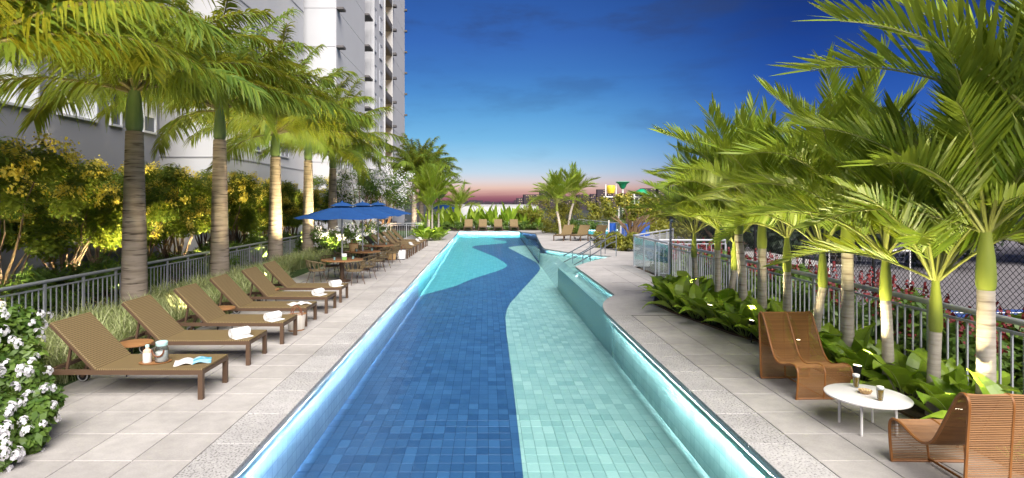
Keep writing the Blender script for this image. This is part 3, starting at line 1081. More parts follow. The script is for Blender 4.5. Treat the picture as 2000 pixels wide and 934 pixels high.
blk2 = thing('apartment_block', 'white rendered stair wing with warmly lit balcony between grey wing and tower', 'building', (-11.8, 26, 0))
b = MB(); b.box((-4.0, 5.5, 14), (8, 11, 34)); b.build('wall', M['wall_w'], blk2)
for s_ in range(10):
    z = 1.9 + s_ * ST
    b = MB(); b.box((.01, 5.5, z), (.04, 10.9, .05)); b.build('floor_band', M['joint'], blk2)
    b = MB(); b.box((-4.0, -.01, z), (7.9, .04, .05)); b.build('floor_band', M['joint'], blk2)
    # balcony with lit room on the short face
    b = MB(); b.box((-4.9, -.03, z + 1.35), (1.5, .05, 1.9)); b.build('lit_doorway', M['litroom'] if s_ == 1 else M['pane'], blk2)
    b = MB(); b.box((-4.9, -.55, z + .1), (1.9, 1.0, .12)); sl = b.build('balcony_slab', M['slabc'], blk2)
    for k in range(10):
        b = MB(); b.box((-5.75 + k * .19, -1.0, z + .6), (.025, .025, .9)); b.build('balcony_bar', M['alu'], sl)
    if s_ in (1, 2, 3):
        window(blk2, (.0, 3.2, z + 1.2), 1.4, 1.3, 'x'); window(blk2, (.0, 7.4, z + 1.2), 1.4, 1.3, 'x')

tw = thing('apartment_tower', 'tall white panelled apartment tower with planted lit balconies rising behind the palms', 'tower', (-10, 38, 0))
b = MB()
b.box((-4.02, 4.5, 17), (8.0, 8.96, 40))           # front volume
b.box((-4.6, 10.5, 17), (8.0, 3.0, 40))            # recessed bay
b.box((-4.05, 15.0, 17), (8.0, 6.0, 40))           # window bay
b.box((-6.0, 20.2, 17), (7.0, 4.4, 40))            # behind the balconies
b.box((-4.05, 27.2, 17), (8.0, 9.6, 40))           # far volume
b.build('wall', M['wall_w'], tw)
for s_ in range(14):
    z0 = 0.55 + s_ * ST - 0.6
    for (x0, x1) in ((-6.9, -3.45), (-3.43, -.02)):
        b = MB(); b.box(((x0 + x1) / 2, -.0, z0 + ST / 2), (x1 - x0 - .03, .07, ST - .035)); b.build('facade_panel', M['wall_w'], tw)
    b = MB(); b.box((.0, 4.5, z0 + ST / 2), (.07, 8.9, ST - .035)); b.build('facade_panel', M['wall_w'], tw)
    b = MB(); b.box((.0, 27.2, z0 + ST / 2), (.07, 9.5, ST - .035)); b.build('facade_panel', M['wall_w'], tw)
    # ledges
    b = MB(); b.box((.25, .45, z0 + .06), (.5, .7, .14)); b.build('ledge', M['slabc'], tw)
    b = MB(); b.box((-.15, 10.0, z0 + .06), (1.0, 1.7, .16)); b.build('ledge', M['slabc'], tw)
    b = MB(); b.box((.2, 22.9, z0 + .3), (.5, .6, .22)); b.build('ledge', M['slabc'], tw)
    b = MB(); b.box((.15, 31.8, z0 + .3), (.4, .4, .2)); b.build('ledge', M['slabc'], tw)
    window(tw, (-.05, 13.5, z0 + 1.35), 1.2, 1.4, 'x', mull=1)
    window(tw, (-.05, 16.4, z0 + 1.35), 1.2, 1.4, 'x', mull=1)
    # balcony: slab, parapet, lit room
    b = MB(); b.box((-1.2, 20.2, z0 + .1), (2.6, 4.3, .16)); bs = b.build('balcony_slab', M['slabc'], tw)
    b = MB(); b.box((.06, 20.2, z0 + .42), (.08, 4.3, .62)); b.build('parapet', M['slabc'], bs)
    b = MB(); b.box((-2.46, 20.2, z0 + 1.35), (.05, 3.9, 2.1)); b.build('lit_window', M['litroom'] if s_ not in (9, 10) else M['pane'], tw)
b = MB(); b.box((.05, 19.0 - .95, 17), (.16, .12, 40)); b.build('corner_fin', M['wall_w'], tw)
b = MB(); b.box((.05, 22.43, 17), (.16, .12, 40)); b.build('corner_fin', M['wall_w'], tw)
b = MB(); b.box((.1, 12.0, 17), (.3, .12, 40)); b.build('corner_fin', M['wall_w'], tw)

# low white wall at the far end
b = MB(); b.box((0, 0, 1.05), (7.8, .3, 2.1)); b.box((0, -.01, 2.12), (7.9, .4, .08))
tag(b.build('garden_wall', M['wall_w'], loc=(.9, 54.5, 0)), 'low white wall behind the row of broad leaved hedge plants', 'wall')
structure('far_bed', poly_mesh('far_bed', [(-14, 48.62), (14, 48.62), (14, 60), (-14, 60)], -.02, M['soil']), 'planted ground at the far end of the pool')

# ---------------- far city
rc = random.Random(5)
def city(xp, wpx, ypx, dist, label):
    w = wpx * dist / F
    top = H + (VY - ypx) * dist / F
    cx = (xp - VX) * dist / F
    t = thing('city_building', label, 'building', (cx, dist, -3))
    h = top + 3
    b = MB(); b.box((0, w * .4, h / 2), (w, w * .8, h))
    if rc.random() < .6: b.box((rc.uniform(-.2, .2) * w, w * .4, h + h * .03), (w * .4, w * .3, h * .06))
    b.build('wall', M['citydark'], t)
    b = MB()
    nx_, nz_ = max(2, int(wpx / 3.2)), max(2, int((VY + 8 - ypx) / 4.0))
    for i in range(nx_):
        for k in range(nz_):
            if rc.random() < .24:
                u = -w / 2 + w * (i + .5) / nx_
                z = h - (k + .6) * (4.0 * dist / F)
                ww, hh = w / nx_ * .2, .7 * dist / F
                b.face([(u - ww, -.15, z - hh / 2), (u + ww, -.15, z - hh / 2), (u + ww, -.15, z + hh / 2), (u - ww, -.15, z + hh / 2)])
    if b.f: tag(b.build('lit_windows', M['citywin'], t), kind='stuff')
for i, a in enumerate([(1040, 34, 380, 420), (1062, 16, 374, 520), (1018, 18, 387, 620), (1085, 26, 384, 480), (1140, 24, 381, 390), (1174, 15, 370, 430), (1160, 13, 379, 560),
                       (1202, 20, 384, 500), (1235, 30, 378, 470), (1268, 26, 368, 380), (1298, 24, 366, 360), (1112, 18, 388, 640), (1330, 30, 376, 450), (1192, 11, 378, 600)]):
    city(*a, label='dark distant city block with lit windows, %s of the skyline cluster beyond the garden' % ORD[i])
b = MB()
for i in range(90):
    x = -420 + i * 12 + rc.uniform(-4, 4)
    h = rc.uniform(4, 9)
    b.box((x, 900 + rc.uniform(-40, 40), -3 + h / 2), (rc.uniform(8, 16), 12, h))
tag(b.build('far_skyline', M['citydark']), 'low dark line of distant rooftops on the horizon', 'skyline', kind='stuff')
# ================================================================== VEGETATION
UPZ = V((0, 0, 1))

def frond_mesh(name, L, a0, droop, nl, ll, lw, fwd, side, lift, sag, mats, seed, pet=0.16, rr=.022, liftj=.3, power=1.35, tipdry=0.0):
    """pinnate leaf growing from the origin towards +X"""
    r = random.Random(seed)
    b = MB()
    N = 22
    pts, tans = [], []
    p = V((0, 0, 0))
    tw_ = r.uniform(-.25, .25)
    for i in range(N + 1):
        t = i / N
        a = a0 - droop * t ** power
        yaw = tw_ * t * t
        T = V((cos(a) * cos(yaw), cos(a) * sin(yaw), sin(a)))
        pts.append(p.copy()); tans.append(T)
        p = p + T * (L / N)
    b.mi = 1
    b.tube(pts, [rr * (1 - .85 * (i / N)) for i in range(N + 1)], 5)
    b.mi = 0
    for i in range(nl):
        u = pet + (1 - pet) * (i + .5) / nl
        k = min(N - 1, int(u * N)); f = u * N - k
        q = pts[k].lerp(pts[k + 1], f)
        T = tans[k].lerp(tans[k + 1], f).normalized()
        S = UPZ.cross(T)
        if S.length < .05: S = V((0, 1, 0))
        S.normalize()
        Nn = T.cross(S).normalized()
        v = (u - pet) / (1 - pet)
        prof = (0.45 + 0.55 * sin(pi * min(1, v * 1.15 + .12))) if v < .8 else (0.55 + .0 * v)
        prof = max(.42, prof)
        for s in (-1, 1):
            fw = fwd + .9 * v * v + r.uniform(-.12, .12)
            li = lift + r.uniform(-liftj, liftj)
            d = (T * fw + S * (s * side) + Nn * li).normalized()
            l = ll * prof * r.uniform(.85, 1.1)
            wv = (T - d * T.dot(d))
            if wv.length < .05: wv = Nn.copy()
            wv = (wv.normalized() + Nn * r.uniform(-.5, .5)).normalized()
            w = lw * r.uniform(.8, 1.15)
            sg = sag * r.uniform(.7, 1.3)
            q2 = q + Nn * rr * .5
            P4 = [q2 + d * (l * x) - UPZ * (sg * l * x * x) for x in (0, .3, .68, 1.0)]
            tone = min(1, max(.01, r.gauss(.4, .22)))
            b.strip(P4[:], [w * .35, w, w * .78, 0], wv, tone)
    return b.mesh(name, mats, 70)

ROY = [M['royal'], M['rachis_d']]
ARE = [M['areca'], M['rachis']]
# drooping plumose leaves of the tall ringed palms: erect -> hanging
ROYAL = {}
for key, (a0, dr) in {'up': (1.36, .70), 'high': (1.02, 1.05), 'mid': (.70, 1.15), 'low': (.40, 1.05), 'hang': (.10, 1.0)}.items():
    ROYAL[key] = [frond_mesh('frond', 3.25, a0, dr, 108, .72, .0205, .5, 1.0, .10, .66, ROY, 100 + k + int(a0 * 50), pet=.13, rr=.034, liftj=.55) for k in range(2)]
ARECA = {}
for key, (a0, dr) in {'up': (1.47, .28), 'high': (1.25, .62), 'mid': (1.05, .9), 'low': (.82, 1.05), 'hang': (.52, 1.05)}.items():
    ARECA[key] = [frond_mesh('frond', 1.95, a0, dr, 42, .72, .0155, .78, .80, .46, .06, ARE, 300 + k + int(a0 * 50), pet=.20, rr=.020, liftj=.14) for k in range(2)]

def trunk_mesh(name, h, r0, r1, m, rings=.16, seed=0, bulge=.0, lean=(0, 0)):
    r = random.Random(seed)
    b = MB()
    n = int(h / (rings / 4))
    pts, rad = [], []
    for i in range(n + 1):
        t = i / n
        z = h * t
        rr = r0 + (r1 - r0) * t + bulge * sin(pi * min(1, t * 1.3)) + (.10 * r0 if z < .15 else 0) * (1 - z / .15)
        ph = (z / rings) % 1
        rr *= 1 + (.022 if ph < .26 else 0) + r.uniform(-.006, .006)
        pts.append((lean[0] * t * t, lean[1] * t * t, z)); rad.append(rr)
    b.tube(pts, rad, 14)
    return b.mesh(name, m, 60)

def shaft_mesh(h, r0, r1, m):
    b = MB()
    b.lathe([(r0 * .9, 0), (r0 * 1.08, h * .08), (r0 * 1.1, h * .25), (r0 * .95, h * .55), (r1 * 1.05, h * .85), (r1, h)], 14)
    return b.mesh('crownshaft', m, 60)

def royal_palm(loc, ht, shaft, label, seed, sc=1.0, group=None, rt0=.27, rt1=.17, dense=1.0):
    r = random.Random(seed)
    t = thing('palm_tree', label, 'palm tree', loc, r.uniform(0, 6.28), group)
    put('trunk', trunk_mesh('trunk', ht, rt0, rt1, M['bark'], .17, seed), t)
    put('crownshaft', shaft_mesh(shaft, rt1 * .92, rt1 * .62, M['shaft']), t, (0, 0, ht))
    z = ht + shaft
    plan = [('up', 6, .0), ('high', 8, -.02), ('mid', 8, -.06), ('low', 7, -.12), ('hang', 1, -.16)]
    a = 0
    for key, n, dz in plan:
        for k in range(n):
            a += 2.39996
            put('frond', ROYAL[key][r.randrange(2)], t, (.05 * cos(a), .05 * sin(a), z + dz), rot=(r.uniform(-.25, .25), r.uniform(-.12, .12), a + r.uniform(-.2, .2)), sc=sc * r.uniform(.98, 1.2))
    return t

def areca_palm(loc, top, label, seed, sc=1.0, group=None, rb=.088, lean=(0, 0), n=(2, 3, 3, 3, 2), shaft=.62):
    r = random.Random(seed)
    t = thing('palm_tree', label, 'palm tree', loc, 0, group)
    ht = top - shaft
    put('trunk', trunk_mesh('trunk', ht, rb, rb * .86, M['bark_l'], .07, seed, lean=lean), t)
    put('crownshaft', shaft_mesh(shaft, rb * .92, rb * .55, M['shaft_l']), t, (lean[0], lean[1], ht))
    a = r.uniform(0, 6)
    for key, c in zip(('up', 'high', 'mid', 'low', 'hang'), n):
        for k in range(c):
            a += 2.39996
            put('frond', ARECA[key][r.randrange(2)], t, (lean[0] + .03 * cos(a), lean[1] + .03 * sin(a), top - .04), rot=(r.uniform(-.15, .15), r.uniform(-.1, .1), a + r.uniform(-.25, .25)), sc=sc * r.uniform(.88, 1.1))
    return t

# uplight fixture: a short can on a spike with a real lamp inside
bb = MB(); bb.lathe([(.02, 0), (.045, .01), (.05, .12), (.055, .13)], 12); bb.tube([(0, 0, -.05), (0, 0, .0)], .012, 6)
UP_BODY = bb.mesh('lamp_housing', M['dark'], True)
bb = MB(); bb.lathe([(.044, .126), (.044, .131)], 12)
UP_LENS = bb.mesh('lamp_lens', M['lens'])
SPOT = {}
STAKE = MB(); STAKE.tube([(0, 0, -.45), (0, 0, .03)], .012, 6); STAKE = STAKE.mesh('stake', M['dark'])
def uplight(loc, target, power, label, angle=70, col=(1.0, .80, .52), group='garden uplights'):
    loc, target = V(loc), V(target)
    d = (target - loc).normalized()
    q = d.to_track_quat('Z', 'Y').to_euler()
    t = thing('garden_uplight', label, 'garden light', loc, 0, group)
    if loc.z > .2: put('stake', STAKE, t)
    put('lamp_housing', UP_BODY, t, (0, 0, .04), rot=q)
    put('lamp_lens', UP_LENS, t, (0, 0, .04), rot=q)
    key = (power, angle, col)
    if key not in SPOT:
        l = bpy.data.lights.new('uplight', 'SPOT')
        l.energy = power; l.spot_size = radians(angle); l.spot_blend = .6; l.color = col; l.shadow_soft_size = .045
        SPOT[key] = l
    o = bpy.data.objects.new('uplight_beam', SPOT[key])
    COL.objects.link(o); o.parent = t
    o.location = V((0, 0, .04)) + d * .15
    o.rotation_euler = (-d).to_track_quat('Z', 'Y').to_euler()

# ---- tall ringed palms behind the loungers
for i, (Y, ht, sh) in enumerate([(8.3, 3.85, .95), (12.35, 3.95, 1.0), (16.3, 4.2, .98), (20.6, 4.05, .95), (24.4, 4.2, .95), (28.3, 4.1, .9)]):
    lab = 'tall royal palm with thick ringed trunk, %s in the railing row' % ORD[i]
    royal_palm((-7.58, Y, -.03), ht, sh, lab, 20 + i)
    uplight((-5.95, Y - 1.0, 0), (-7.4, Y, 4.4), 1600, 'small black uplight at the foot of the %s royal palm by the railing' % ORD[i], 84, (1.0, .84, .46))
for i, (x, Y) in enumerate([(-6.3, 50.0), (-5.95, 52.4), (-5.5, 54.5)]):
    royal_palm((x, Y, -.02), 4.0, .9, 'royal palm with lit ringed trunk in the far cluster, %s one from the pool end' % ORD[i], 40 + i)
uplight((-5.6, 48.8, 0), (-6.0, 51, 3.0), 160, 'small black uplight before the far royal palm cluster', 90)

# ---- smooth palms of the leafy bed
A = [(5.15, 5.05, 2.85, 1.2, (0, 0), 'whose crown arches in over the dark woven chair'),
     (5.00, 5.74, 2.14, 1.0, (.0, 0), 'directly behind the dark woven chair'),
     (5.00, 6.42, 1.57, .95, (.03, 0), 'with lowest crown, behind the white round table'),
     (5.02, 7.16, 1.78, .95, (0, .05), 'between the white round table and the court railing'),
     (5.00, 7.94, 2.36, 1.05, (0, 0), 'with tallest upright frond, behind the honey coloured woven chair'),
     (4.92, 8.60, 1.74, .88, (.12, 0), 'leaning towards the railing just past the honey coloured chair'),
     (5.00, 9.54, 1.86, .95, (0, 0), 'slim trunk next to the leaning palm'),
     (5.00, 10.4, 2.18, 1.0, (0, 0), 'thick trunk amid the broad leaves'),
     (4.98, 11.1, 2.40, 1.05, (-.10, 0), 'tall leaning trunk amid the broad leaves'),
     (5.02, 11.8, 1.62, .9, (.08, 0), 'short trunk between two taller ones at the bed end'),
     (5.00, 12.4, 1.98, 1.0, (0, 0), 'second from the glass railing end of the bed'),
     (5.02, 13.7, 1.70, 1.0, (-.06, 0), 'first from the glass railing end of the bed')]
for i, (x, Y, top, sc, ln, lab) in enumerate(A):
    areca_palm((x, Y, 0), top, 'lime stemmed feather palm ' + lab, 60 + i, sc * .93, lean=ln, rb=.085 if i in (1, 4, 7, 8) else .068, n=(4, 5, 5, 3, 1) if i in (0, 1, 4, 7, 8) else (3, 4, 5, 4, 1))
for i, (x, Y, tx, ty) in enumerate([(4.62, 5.6, 5.0, 5.8), (4.6, 7.1, 5.0, 7.2), (4.6, 8.4, 5.0, 8.5), (4.55, 9.8, 5.0, 10), (4.4, 11.3, 5, 11.4), (4.4, 13.0, 5, 13)]):
    uplight((x - .02, Y, .21), (tx - .1, ty, 2.7), 190, 'small black uplight among the broad leaves, %s along the palm bed' % ORD[i], 88, (1.0, .87, .5))

# ---- far palms
for i, (x, Y, top, sc) in enumerate([(-3.55, 37.5, 2.9, 1.15), (-3.9, 38.2, 2.4, 1.1), (-3.2, 38.4, 2.3, 1.0), (-3.7, 36.9, 1.9, .95)]):
    areca_palm((x, Y, 0), top, 'feather palm stem of the clump past the far loungers, %s tallest' % ORD[i], 90 + i, sc, rb=.07, n=(2, 3, 3, 2, 1))
areca_palm((-2.3, 50.5, 0), 1.9, 'low feather palm with arching fronds before the white garden wall', 95, 1.15, rb=.09, n=(1, 2, 3, 3, 3))
areca_palm((5.35, 41.5, 0), 2.35, 'straight feather palm with pale trunk beside the far end of the pool', 96, 1.15, lean=(-.25, 0), rb=.10, n=(4, 5, 5, 5, 5))
areca_palm((7.1, 49.5, 0), 2.9, 'slightly leaning feather palm behind the straight one past the pool', 97, 1.3, lean=(.4, 0), rb=.11, n=(4, 5, 5, 4, 4))
uplight((4.9, 40.6, .0), (5.2, 41.5, 2.6), 60, 'small black uplight at the foot of the straight palm past the pool', 80)
uplight((-3.2, 36.2, .0), (-3.6, 37.6, 2.6), 60, 'small black uplight beside the broad leaved clump past the far loungers', 90)

# ---- leaf clouds
def cloud(seed, clumps, n, ls, lw, flat=.5, shell=.55):
    r = random.Random(seed)
    b = MB()
    tot = sum(c[1] ** 2 for c in clumps)
    for c, R in clumps:
        c = V(c)
        ct = r.uniform(-.18, .18)
        for _ in range(int(n * R * R / tot)):
            d = V((r.gauss(0, 1), r.gauss(0, 1), r.gauss(0, 1))).normalized()
            q = c + V((d.x, d.y, d.z * .8)) * (R * (shell + (1 - shell) * r.random()))
            up = (UPZ * flat + d * .7 + V((r.uniform(-.6, .6), r.uniform(-.6, .6), r.uniform(-.3, .3)))).normalized()
            ax = up.orthogonal().normalized()
            an = r.uniform(0, 6.28)
            ax = (Matrix.Rotation(an, 3, up) @ ax)
            l = ls * r.uniform(.7, 1.3)
            w = lw * r.uniform(.8, 1.2)
            wv = up.cross(ax).normalized()
            tone = min(1, max(.01, r.gauss(.4, .25) + ct))
            b.strip([q - ax * l * .5, q - ax * l * .05, q + ax * l * .5 - UPZ * l * .12], [w * .12, w, 0], wv, tone)
    return b

def clumps_in(seed, n, rx, ry, rz, c, r0, r1, low=-1.0):
    r = random.Random(seed)
    out = []
    while len(out) < n:
        p = V((r.uniform(-1, 1), r.uniform(-1, 1), r.uniform(low, 1)))
        if p.length > 1 or p.length < .35: continue
        out.append(((c[0] + p.x * rx, c[1] + p.y * ry, c[2] + p.z * rz), r.uniform(r0, r1)))
    return out

def branches(seed, base, tips, r0, m, split=.35, wob=.06):
    r = random.Random(seed)
    b = MB()
    base = V(base)
    for tp in tips:
        tp = V(tp)
        k0 = base + (tp - base) * split
        k0 = V((base.x + (k0.x - base.x) * .45, base.y + (k0.y - base.y) * .45, k0.z))
        pts = []
        for i in range(7):
            u = i / 6
            p = base * (1 - u) ** 2 + k0 * 2 * u * (1 - u) + tp * u * u
            if 0 < i < 6: p += V((r.uniform(-wob, wob), r.uniform(-wob, wob), 0))
            pts.append(p)
        b.tube(pts, [r0 * (1 - .8 * i / 6) for i in range(7)], 6)
    return b.mesh('trunk', m, 60)

def bloom_clusters(seed, clumps, n, per, size, spread, top=True, petal=.5):
    r = random.Random(seed)
    b = MB()
    for _ in range(n):
        c, R = clumps[r.randrange(len(clumps))]
        d = V((r.gauss(.35, .8), r.gauss(-.35, .8), abs(r.gauss(.25, .7)) if top else r.gauss(0, 1))).normalized()
        q = V(c) + d * R * r.uniform(.85, 1.08)
        for k in range(per):
            p = q + V((r.gauss(0, spread), r.gauss(0, spread), r.gauss(0, spread * .8)))
            nrm = (d + V((r.uniform(-.8, .8), r.uniform(-.8, .8), r.uniform(-.5, .8)))).normalized()
            ax = nrm.orthogonal().normalized(); ay = nrm.cross(ax)
            s = size * r.uniform(.7, 1.25)
            tone = r.random()
            for j in range(2):
                ca, sa = cos(j * 1.57 / 2 + tone), sin(j * 1.57 / 2 + tone)
                e1, e2 = ax * ca + ay * sa, ay * ca - ax * sa
                b.face([p - e1 * s + nrm * .008 * j, p - e2 * s * petal + nrm * .008 * j, p + e1 * s + nrm * .008 * j, p + e2 * s * petal + nrm * .008 * j], tone=tone + .01)
    return b

# yellow flowering trees
YV = []
for k in range(3):
    cl_ = clumps_in(50 + k, 30, 1.45, 1.6, 1.35, (0, 0, 2.75), .38, .62, low=-.85)
    crown = cloud(60 + k, cl_, 15000, .14, .03, flat=.8, shell=.35).mesh('crown', M['leaf_y'])
    bloom = bloom_clusters(70 + k, cl_, 70, 44, .045, .095).mesh('blossom', M['bloom_y'])
    rr_ = random.Random(k)
    tr = branches(80 + k, (0, 0, 0), [(c[0] * .8, c[1] * .8, c[2] - .1) for c, R in cl_[:12]], .055, M['twig'], .3)
    YV.append((crown, bloom, tr))
def ytree(loc, v, label, rz, sc):
    t = thing('flowering_tree', label, 'tree', loc, rz, 'yellow flowering trees behind the railing')
    put('crown', YV[v][0], t, sc=sc); put('blossom', YV[v][1], t, sc=sc); put('trunk', YV[v][2], t, sc=sc)
ry = random.Random(9)
spots = [(-10.3, 9.3), (-10.0, 11.7), (-10.4, 14.1), (-9.9, 16.6), (-10.3, 19.2), (-9.9, 21.9), (-10.3, 24.7), (-9.9, 27.6), (-10.3, 30.6), (-9.8, 33.8), (-12.0, 12.9), (-12.0, 17.8), (-11.6, 20.6), (-11.5, 23.4), (-11.4, 26.2), (-11.3, 29.2)]
for i, (x, Y) in enumerate(spots):
    ytree((x, Y, -.05), i % 3, 'tree full of yellow blossom behind the railing, %s' % (ORD[i] + ' of the front row' if i < 10 else ('%s set back in the rear row' % ORD[i - 10])), ry.uniform(0, 6.28), ry.uniform(.80, .92))
for i, Y in enumerate((10.4, 14.6, 19.0, 23.6, 28.6)):
    uplight((-9.0, Y, -.02), (-10.2, Y + .3, 2.3), 1250, 'small black uplight under the yellow flowering trees, %s along the railing' % ORD[i], 118, (1.0, .84, .5))

# white flowering trees over the umbrellas
cl_ = clumps_in(91, 26, 2.1, 1.8, 1.25, (0, 0, 3.2), .42, .7, low=-.7)
wc = cloud(92, cl_, 8000, .13, .03, flat=.6, shell=.35).mesh('crown', M['leaf_g'])
wb = bloom_clusters(93, cl_, 110, 26, .055, .16).mesh('blossom', M['bloom_w'])
wtk = branches(94, (0, 0, 0), [(c[0] * .8, c[1] * .8, c[2]) for c, R in cl_[:10]], .07, M['twig'], .45)
for i, (x, Y) in enumerate([(-7.0, 32.6), (-6.5, 36.4)]):
    t = thing('flowering_tree', ['white blossoming tree with lit stems beside the third umbrella', 'white blossoming tree next to the short cross railing'][i], 'tree', (x, Y, -.03), i * 2.1)
    put('crown', wc, t); put('blossom', wb, t); put('trunk', wtk, t)
    uplight((x + .7, Y - .9, 0), (x, Y, 1.8), 220, 'small black uplight at the foot of the %s white blossoming tree' % ORD[i], 90, (1.0, .66, .34))

# low shrubs
def shrub(loc, rx, ry_, rz_, n, ls, lw, leafm, label, seed, bloomm=None, nb=0, per=20, bs=.04, sp=.08, cat='shrub', group=None, flat=.6, name='shrub'):
    t = thing(name, label, cat, loc, 0, group)
    c_ = clumps_in(seed, 14, rx, ry_, rz_ * .62, (0, 0, rz_ * .5), min(rx, rz_) * .35, min(rx, rz_) * .5, low=-.6)
    put('foliage', cloud(seed + 1, c_, n, ls, lw, flat, .3).mesh('foliage', leafm), t)
    put('stem', branches(seed + 2, (0, 0, 0), [(c[0] * .9, c[1] * .9, c[2]) for c, R in c_[:8]], .02, M['twig'], .3, .02), t)
    if bloomm:
        put('blossom', bloom_clusters(seed + 3, c_, nb, per, bs, sp).mesh('blossom', bloomm), t)
    return t
for i, (x, Y) in enumerate([(-6.9, 24.8), (-6.6, 26.8), (-6.4, 29.5), (-6.3, 31.8)]):
    shrub((x, Y, -.03), .9, .9, 1.15, 2200, .11, .035, M['leaf_g'], 'white flowered shrub behind the dining tables, %s from the tables' % ORD[i], 400 + i * 9, M['bloom_w'], 34, 14, .045, .07)
# understory behind the railing
for i in range(13):
    Y = 9.6 + i * 1.9
    shrub((-9.3 + .3 * ((i * 7) % 3 - 1), Y, -.05), .8, 1.1, 1.0, 1700, .22, .018, M['leaf_g'], 'low green shrub planted under the yellow trees, %s along the railing' % ORD[i], 500 + i * 9, flat=.1, group='low shrubs behind the railing')
# lime shrubs round the far palms and splash area
for i, (x, Y, rx, rz_, m) in enumerate([(3.5, 50.6, 1.0, 1.7, 'leaf_lime'), (5.4, 44.2, 1.8, 1.0, 'leaf_lime'), (7.3, 43.5, 1.4, .9, 'leaf_g'), (6.3, 30.0, .9, .8, 'leaf_lime'), (6.9, 28.3, .8, .75, 'leaf_lime'),
                                        (4.6, 50.5, 1.4, 2.6, 'leaf_lime'), (8.2, 51.5, 1.8, 2.6, 'leaf_lime'), (11.5, 47.5, 1.8, 2.4, 'leaf_g'), (14.0, 45, 2.0, 2.6, 'leaf_lime'), (9.8, 30.5, 1.1, 1.2, 'leaf_lime'),
                                        (6.3, 53.0, 1.6, 2.3, 'leaf_lime'), (10.2, 50.2, 1.7, 2.2, 'leaf_lime'), (12.9, 49.6, 1.6, 2.1, 'leaf_g'), (13.6, 37.5, 1.9, 2.2, 'leaf_lime'), (11.6, 42.6, 1.3, 1.6, 'leaf_lime')]):
    names = ['rounded lime shrub at the corner past the loungers', 'spreading lime ground shrub under the straight palm', 'low green shrub before the slanting far railing', 'golden shrub beside the handrails of the pool beach', 'golden shrub touching the glass railing corner',
             'tall lime shrub behind the rounded one', 'tall lime shrub behind the leaning palm', 'green bushy shrub beside the splash basin', 'tall lime shrub below the splash tower', 'golden shrub at the foot of the plumeria tree',
             'tall lime shrub between the two palms past the pool', 'tall lime shrub under the yellow bucket', 'tall green shrub under the green dome', 'big lime shrub beside the plumeria tree', 'lime shrub between the play panels and the splash tower']
    shrub((x, Y, 0), rx, rx * .8, rz_, 2600, .17, .03, M[m], names[i], 700 + i * 9, flat=.3)
uplight((5.6, 48.9, 0), (5.6, 51, 2), 70, 'small black uplight before the tall lime shrubs past the pool', 110)
uplight((8.8, 33.6, 0), (9.1, 35.6, 2.2), 70, 'small black uplight before the plumeria tree', 110)

# plumeria
cl_ = clumps_in(191, 30, 2.9, 2.2, .8, (0, 0, 2.05), .3, .5, low=-.8)
t = thing('plumeria_tree', 'spreading plumeria tree with pale forked branches beside the splash basin', 'tree', (9.1, 35.8, 0))
put('crown', cloud(192, cl_, 4200, .24, .045, .5, .3).mesh('crown', M['leaf_lime']), t)
put('trunk', branches(193, (0, 0, 0), [(c[0], c[1], c[2]) for c, R in cl_[:18]], .10, M['twig'], .5, .09), t)
put('blossom', bloom_clusters(194, cl_, 24, 10, .05, .1).mesh('blossom', M['bloom_y']), t)

# dark trees beyond the court
for i, (x, Y, s_) in enumerate([(13, 30, 1.3), (17, 33, 1.5), (21.5, 35, 1.6), (26, 33, 1.5), (30, 37, 1.8), (35, 34, 1.7), (40, 36, 1.8), (46, 38, 2.0)]):
    if i == 0:
        cd = clumps_in(210, 30, 2.3, 2.0, 2.1, (0, 0, 2.5), .6, .95)
        dcr = cloud(211, cd, 7000, .24, .06, .4, .3).mesh('crown', M['leaf_dark'])
        dtr = branches(212, (0, 0, 0), [c for c, R in cd[:10]], .12, M['twig'], .4, .08)
    t = thing('dark_tree', 'dark bushy tree beyond the sports court, %s from the plumeria side' % ORD[i], 'tree', (x, Y, -1.4), i * 1.3, 'dark trees beyond the court')
    put('crown', dcr, t, sc=s_); put('trunk', dtr, t, sc=s_)

# red spiked flowers on the court verge
def spikes(seed):
    r = random.Random(seed)
    b = MB()
    for k in range(7):
        x, y_, h = r.uniform(-.55, .55), r.uniform(-.55, .55), r.uniform(.75, 1.25)
        for j in range(26):
            u = j / 26
            z = h - .36 * u
            rad = .012 + .055 * u
            a = r.uniform(0, 6.28)
            c = V((x + rad * cos(a), y_ + rad * sin(a), z))
            nn = V((cos(a), sin(a), .6)).normalized()
            ax = nn.orthogonal().normalized(); ay = nn.cross(ax)
            s = .028 * r.uniform(.7, 1.2)
            b.face([c - ax * s, c - ay * s, c + ax * s, c + ay * s], tone=r.random())
    return b.mesh('blossom', M['bloom_r'])
RV = []
for k in range(2):
    c_ = clumps_in(230 + k, 12, .6, .6, .42, (0, 0, .45), .22, .34)
    RV.append((cloud(232 + k, c_, 1500, .15, .035, .5, .3).mesh('foliage', M['leaf_g']), spikes(234 + k), branches(236 + k, (0, 0, 0), [c for c, R in c_[:8]], .012, M['twig'], .3, .02)))
k = 0
for Y in [5.6 + .98 * i for i in range(15)]:
    for x in (6.5,) if k % 3 else (6.3, 7.3):
        t = thing('red_flower_plant', 'green plant with red flower spikes on the verge between railing and chain link fence', 'plant', (x + RNG.uniform(-.2, .2), Y + RNG.uniform(-.2, .2), -.06), RNG.uniform(0, 6), 'red flowered plants on the court verge')
        f, bl, st = RV[k % 2]; k += 1
        put('foliage', f, t); put('blossom', bl, t); put('stem', st, t)

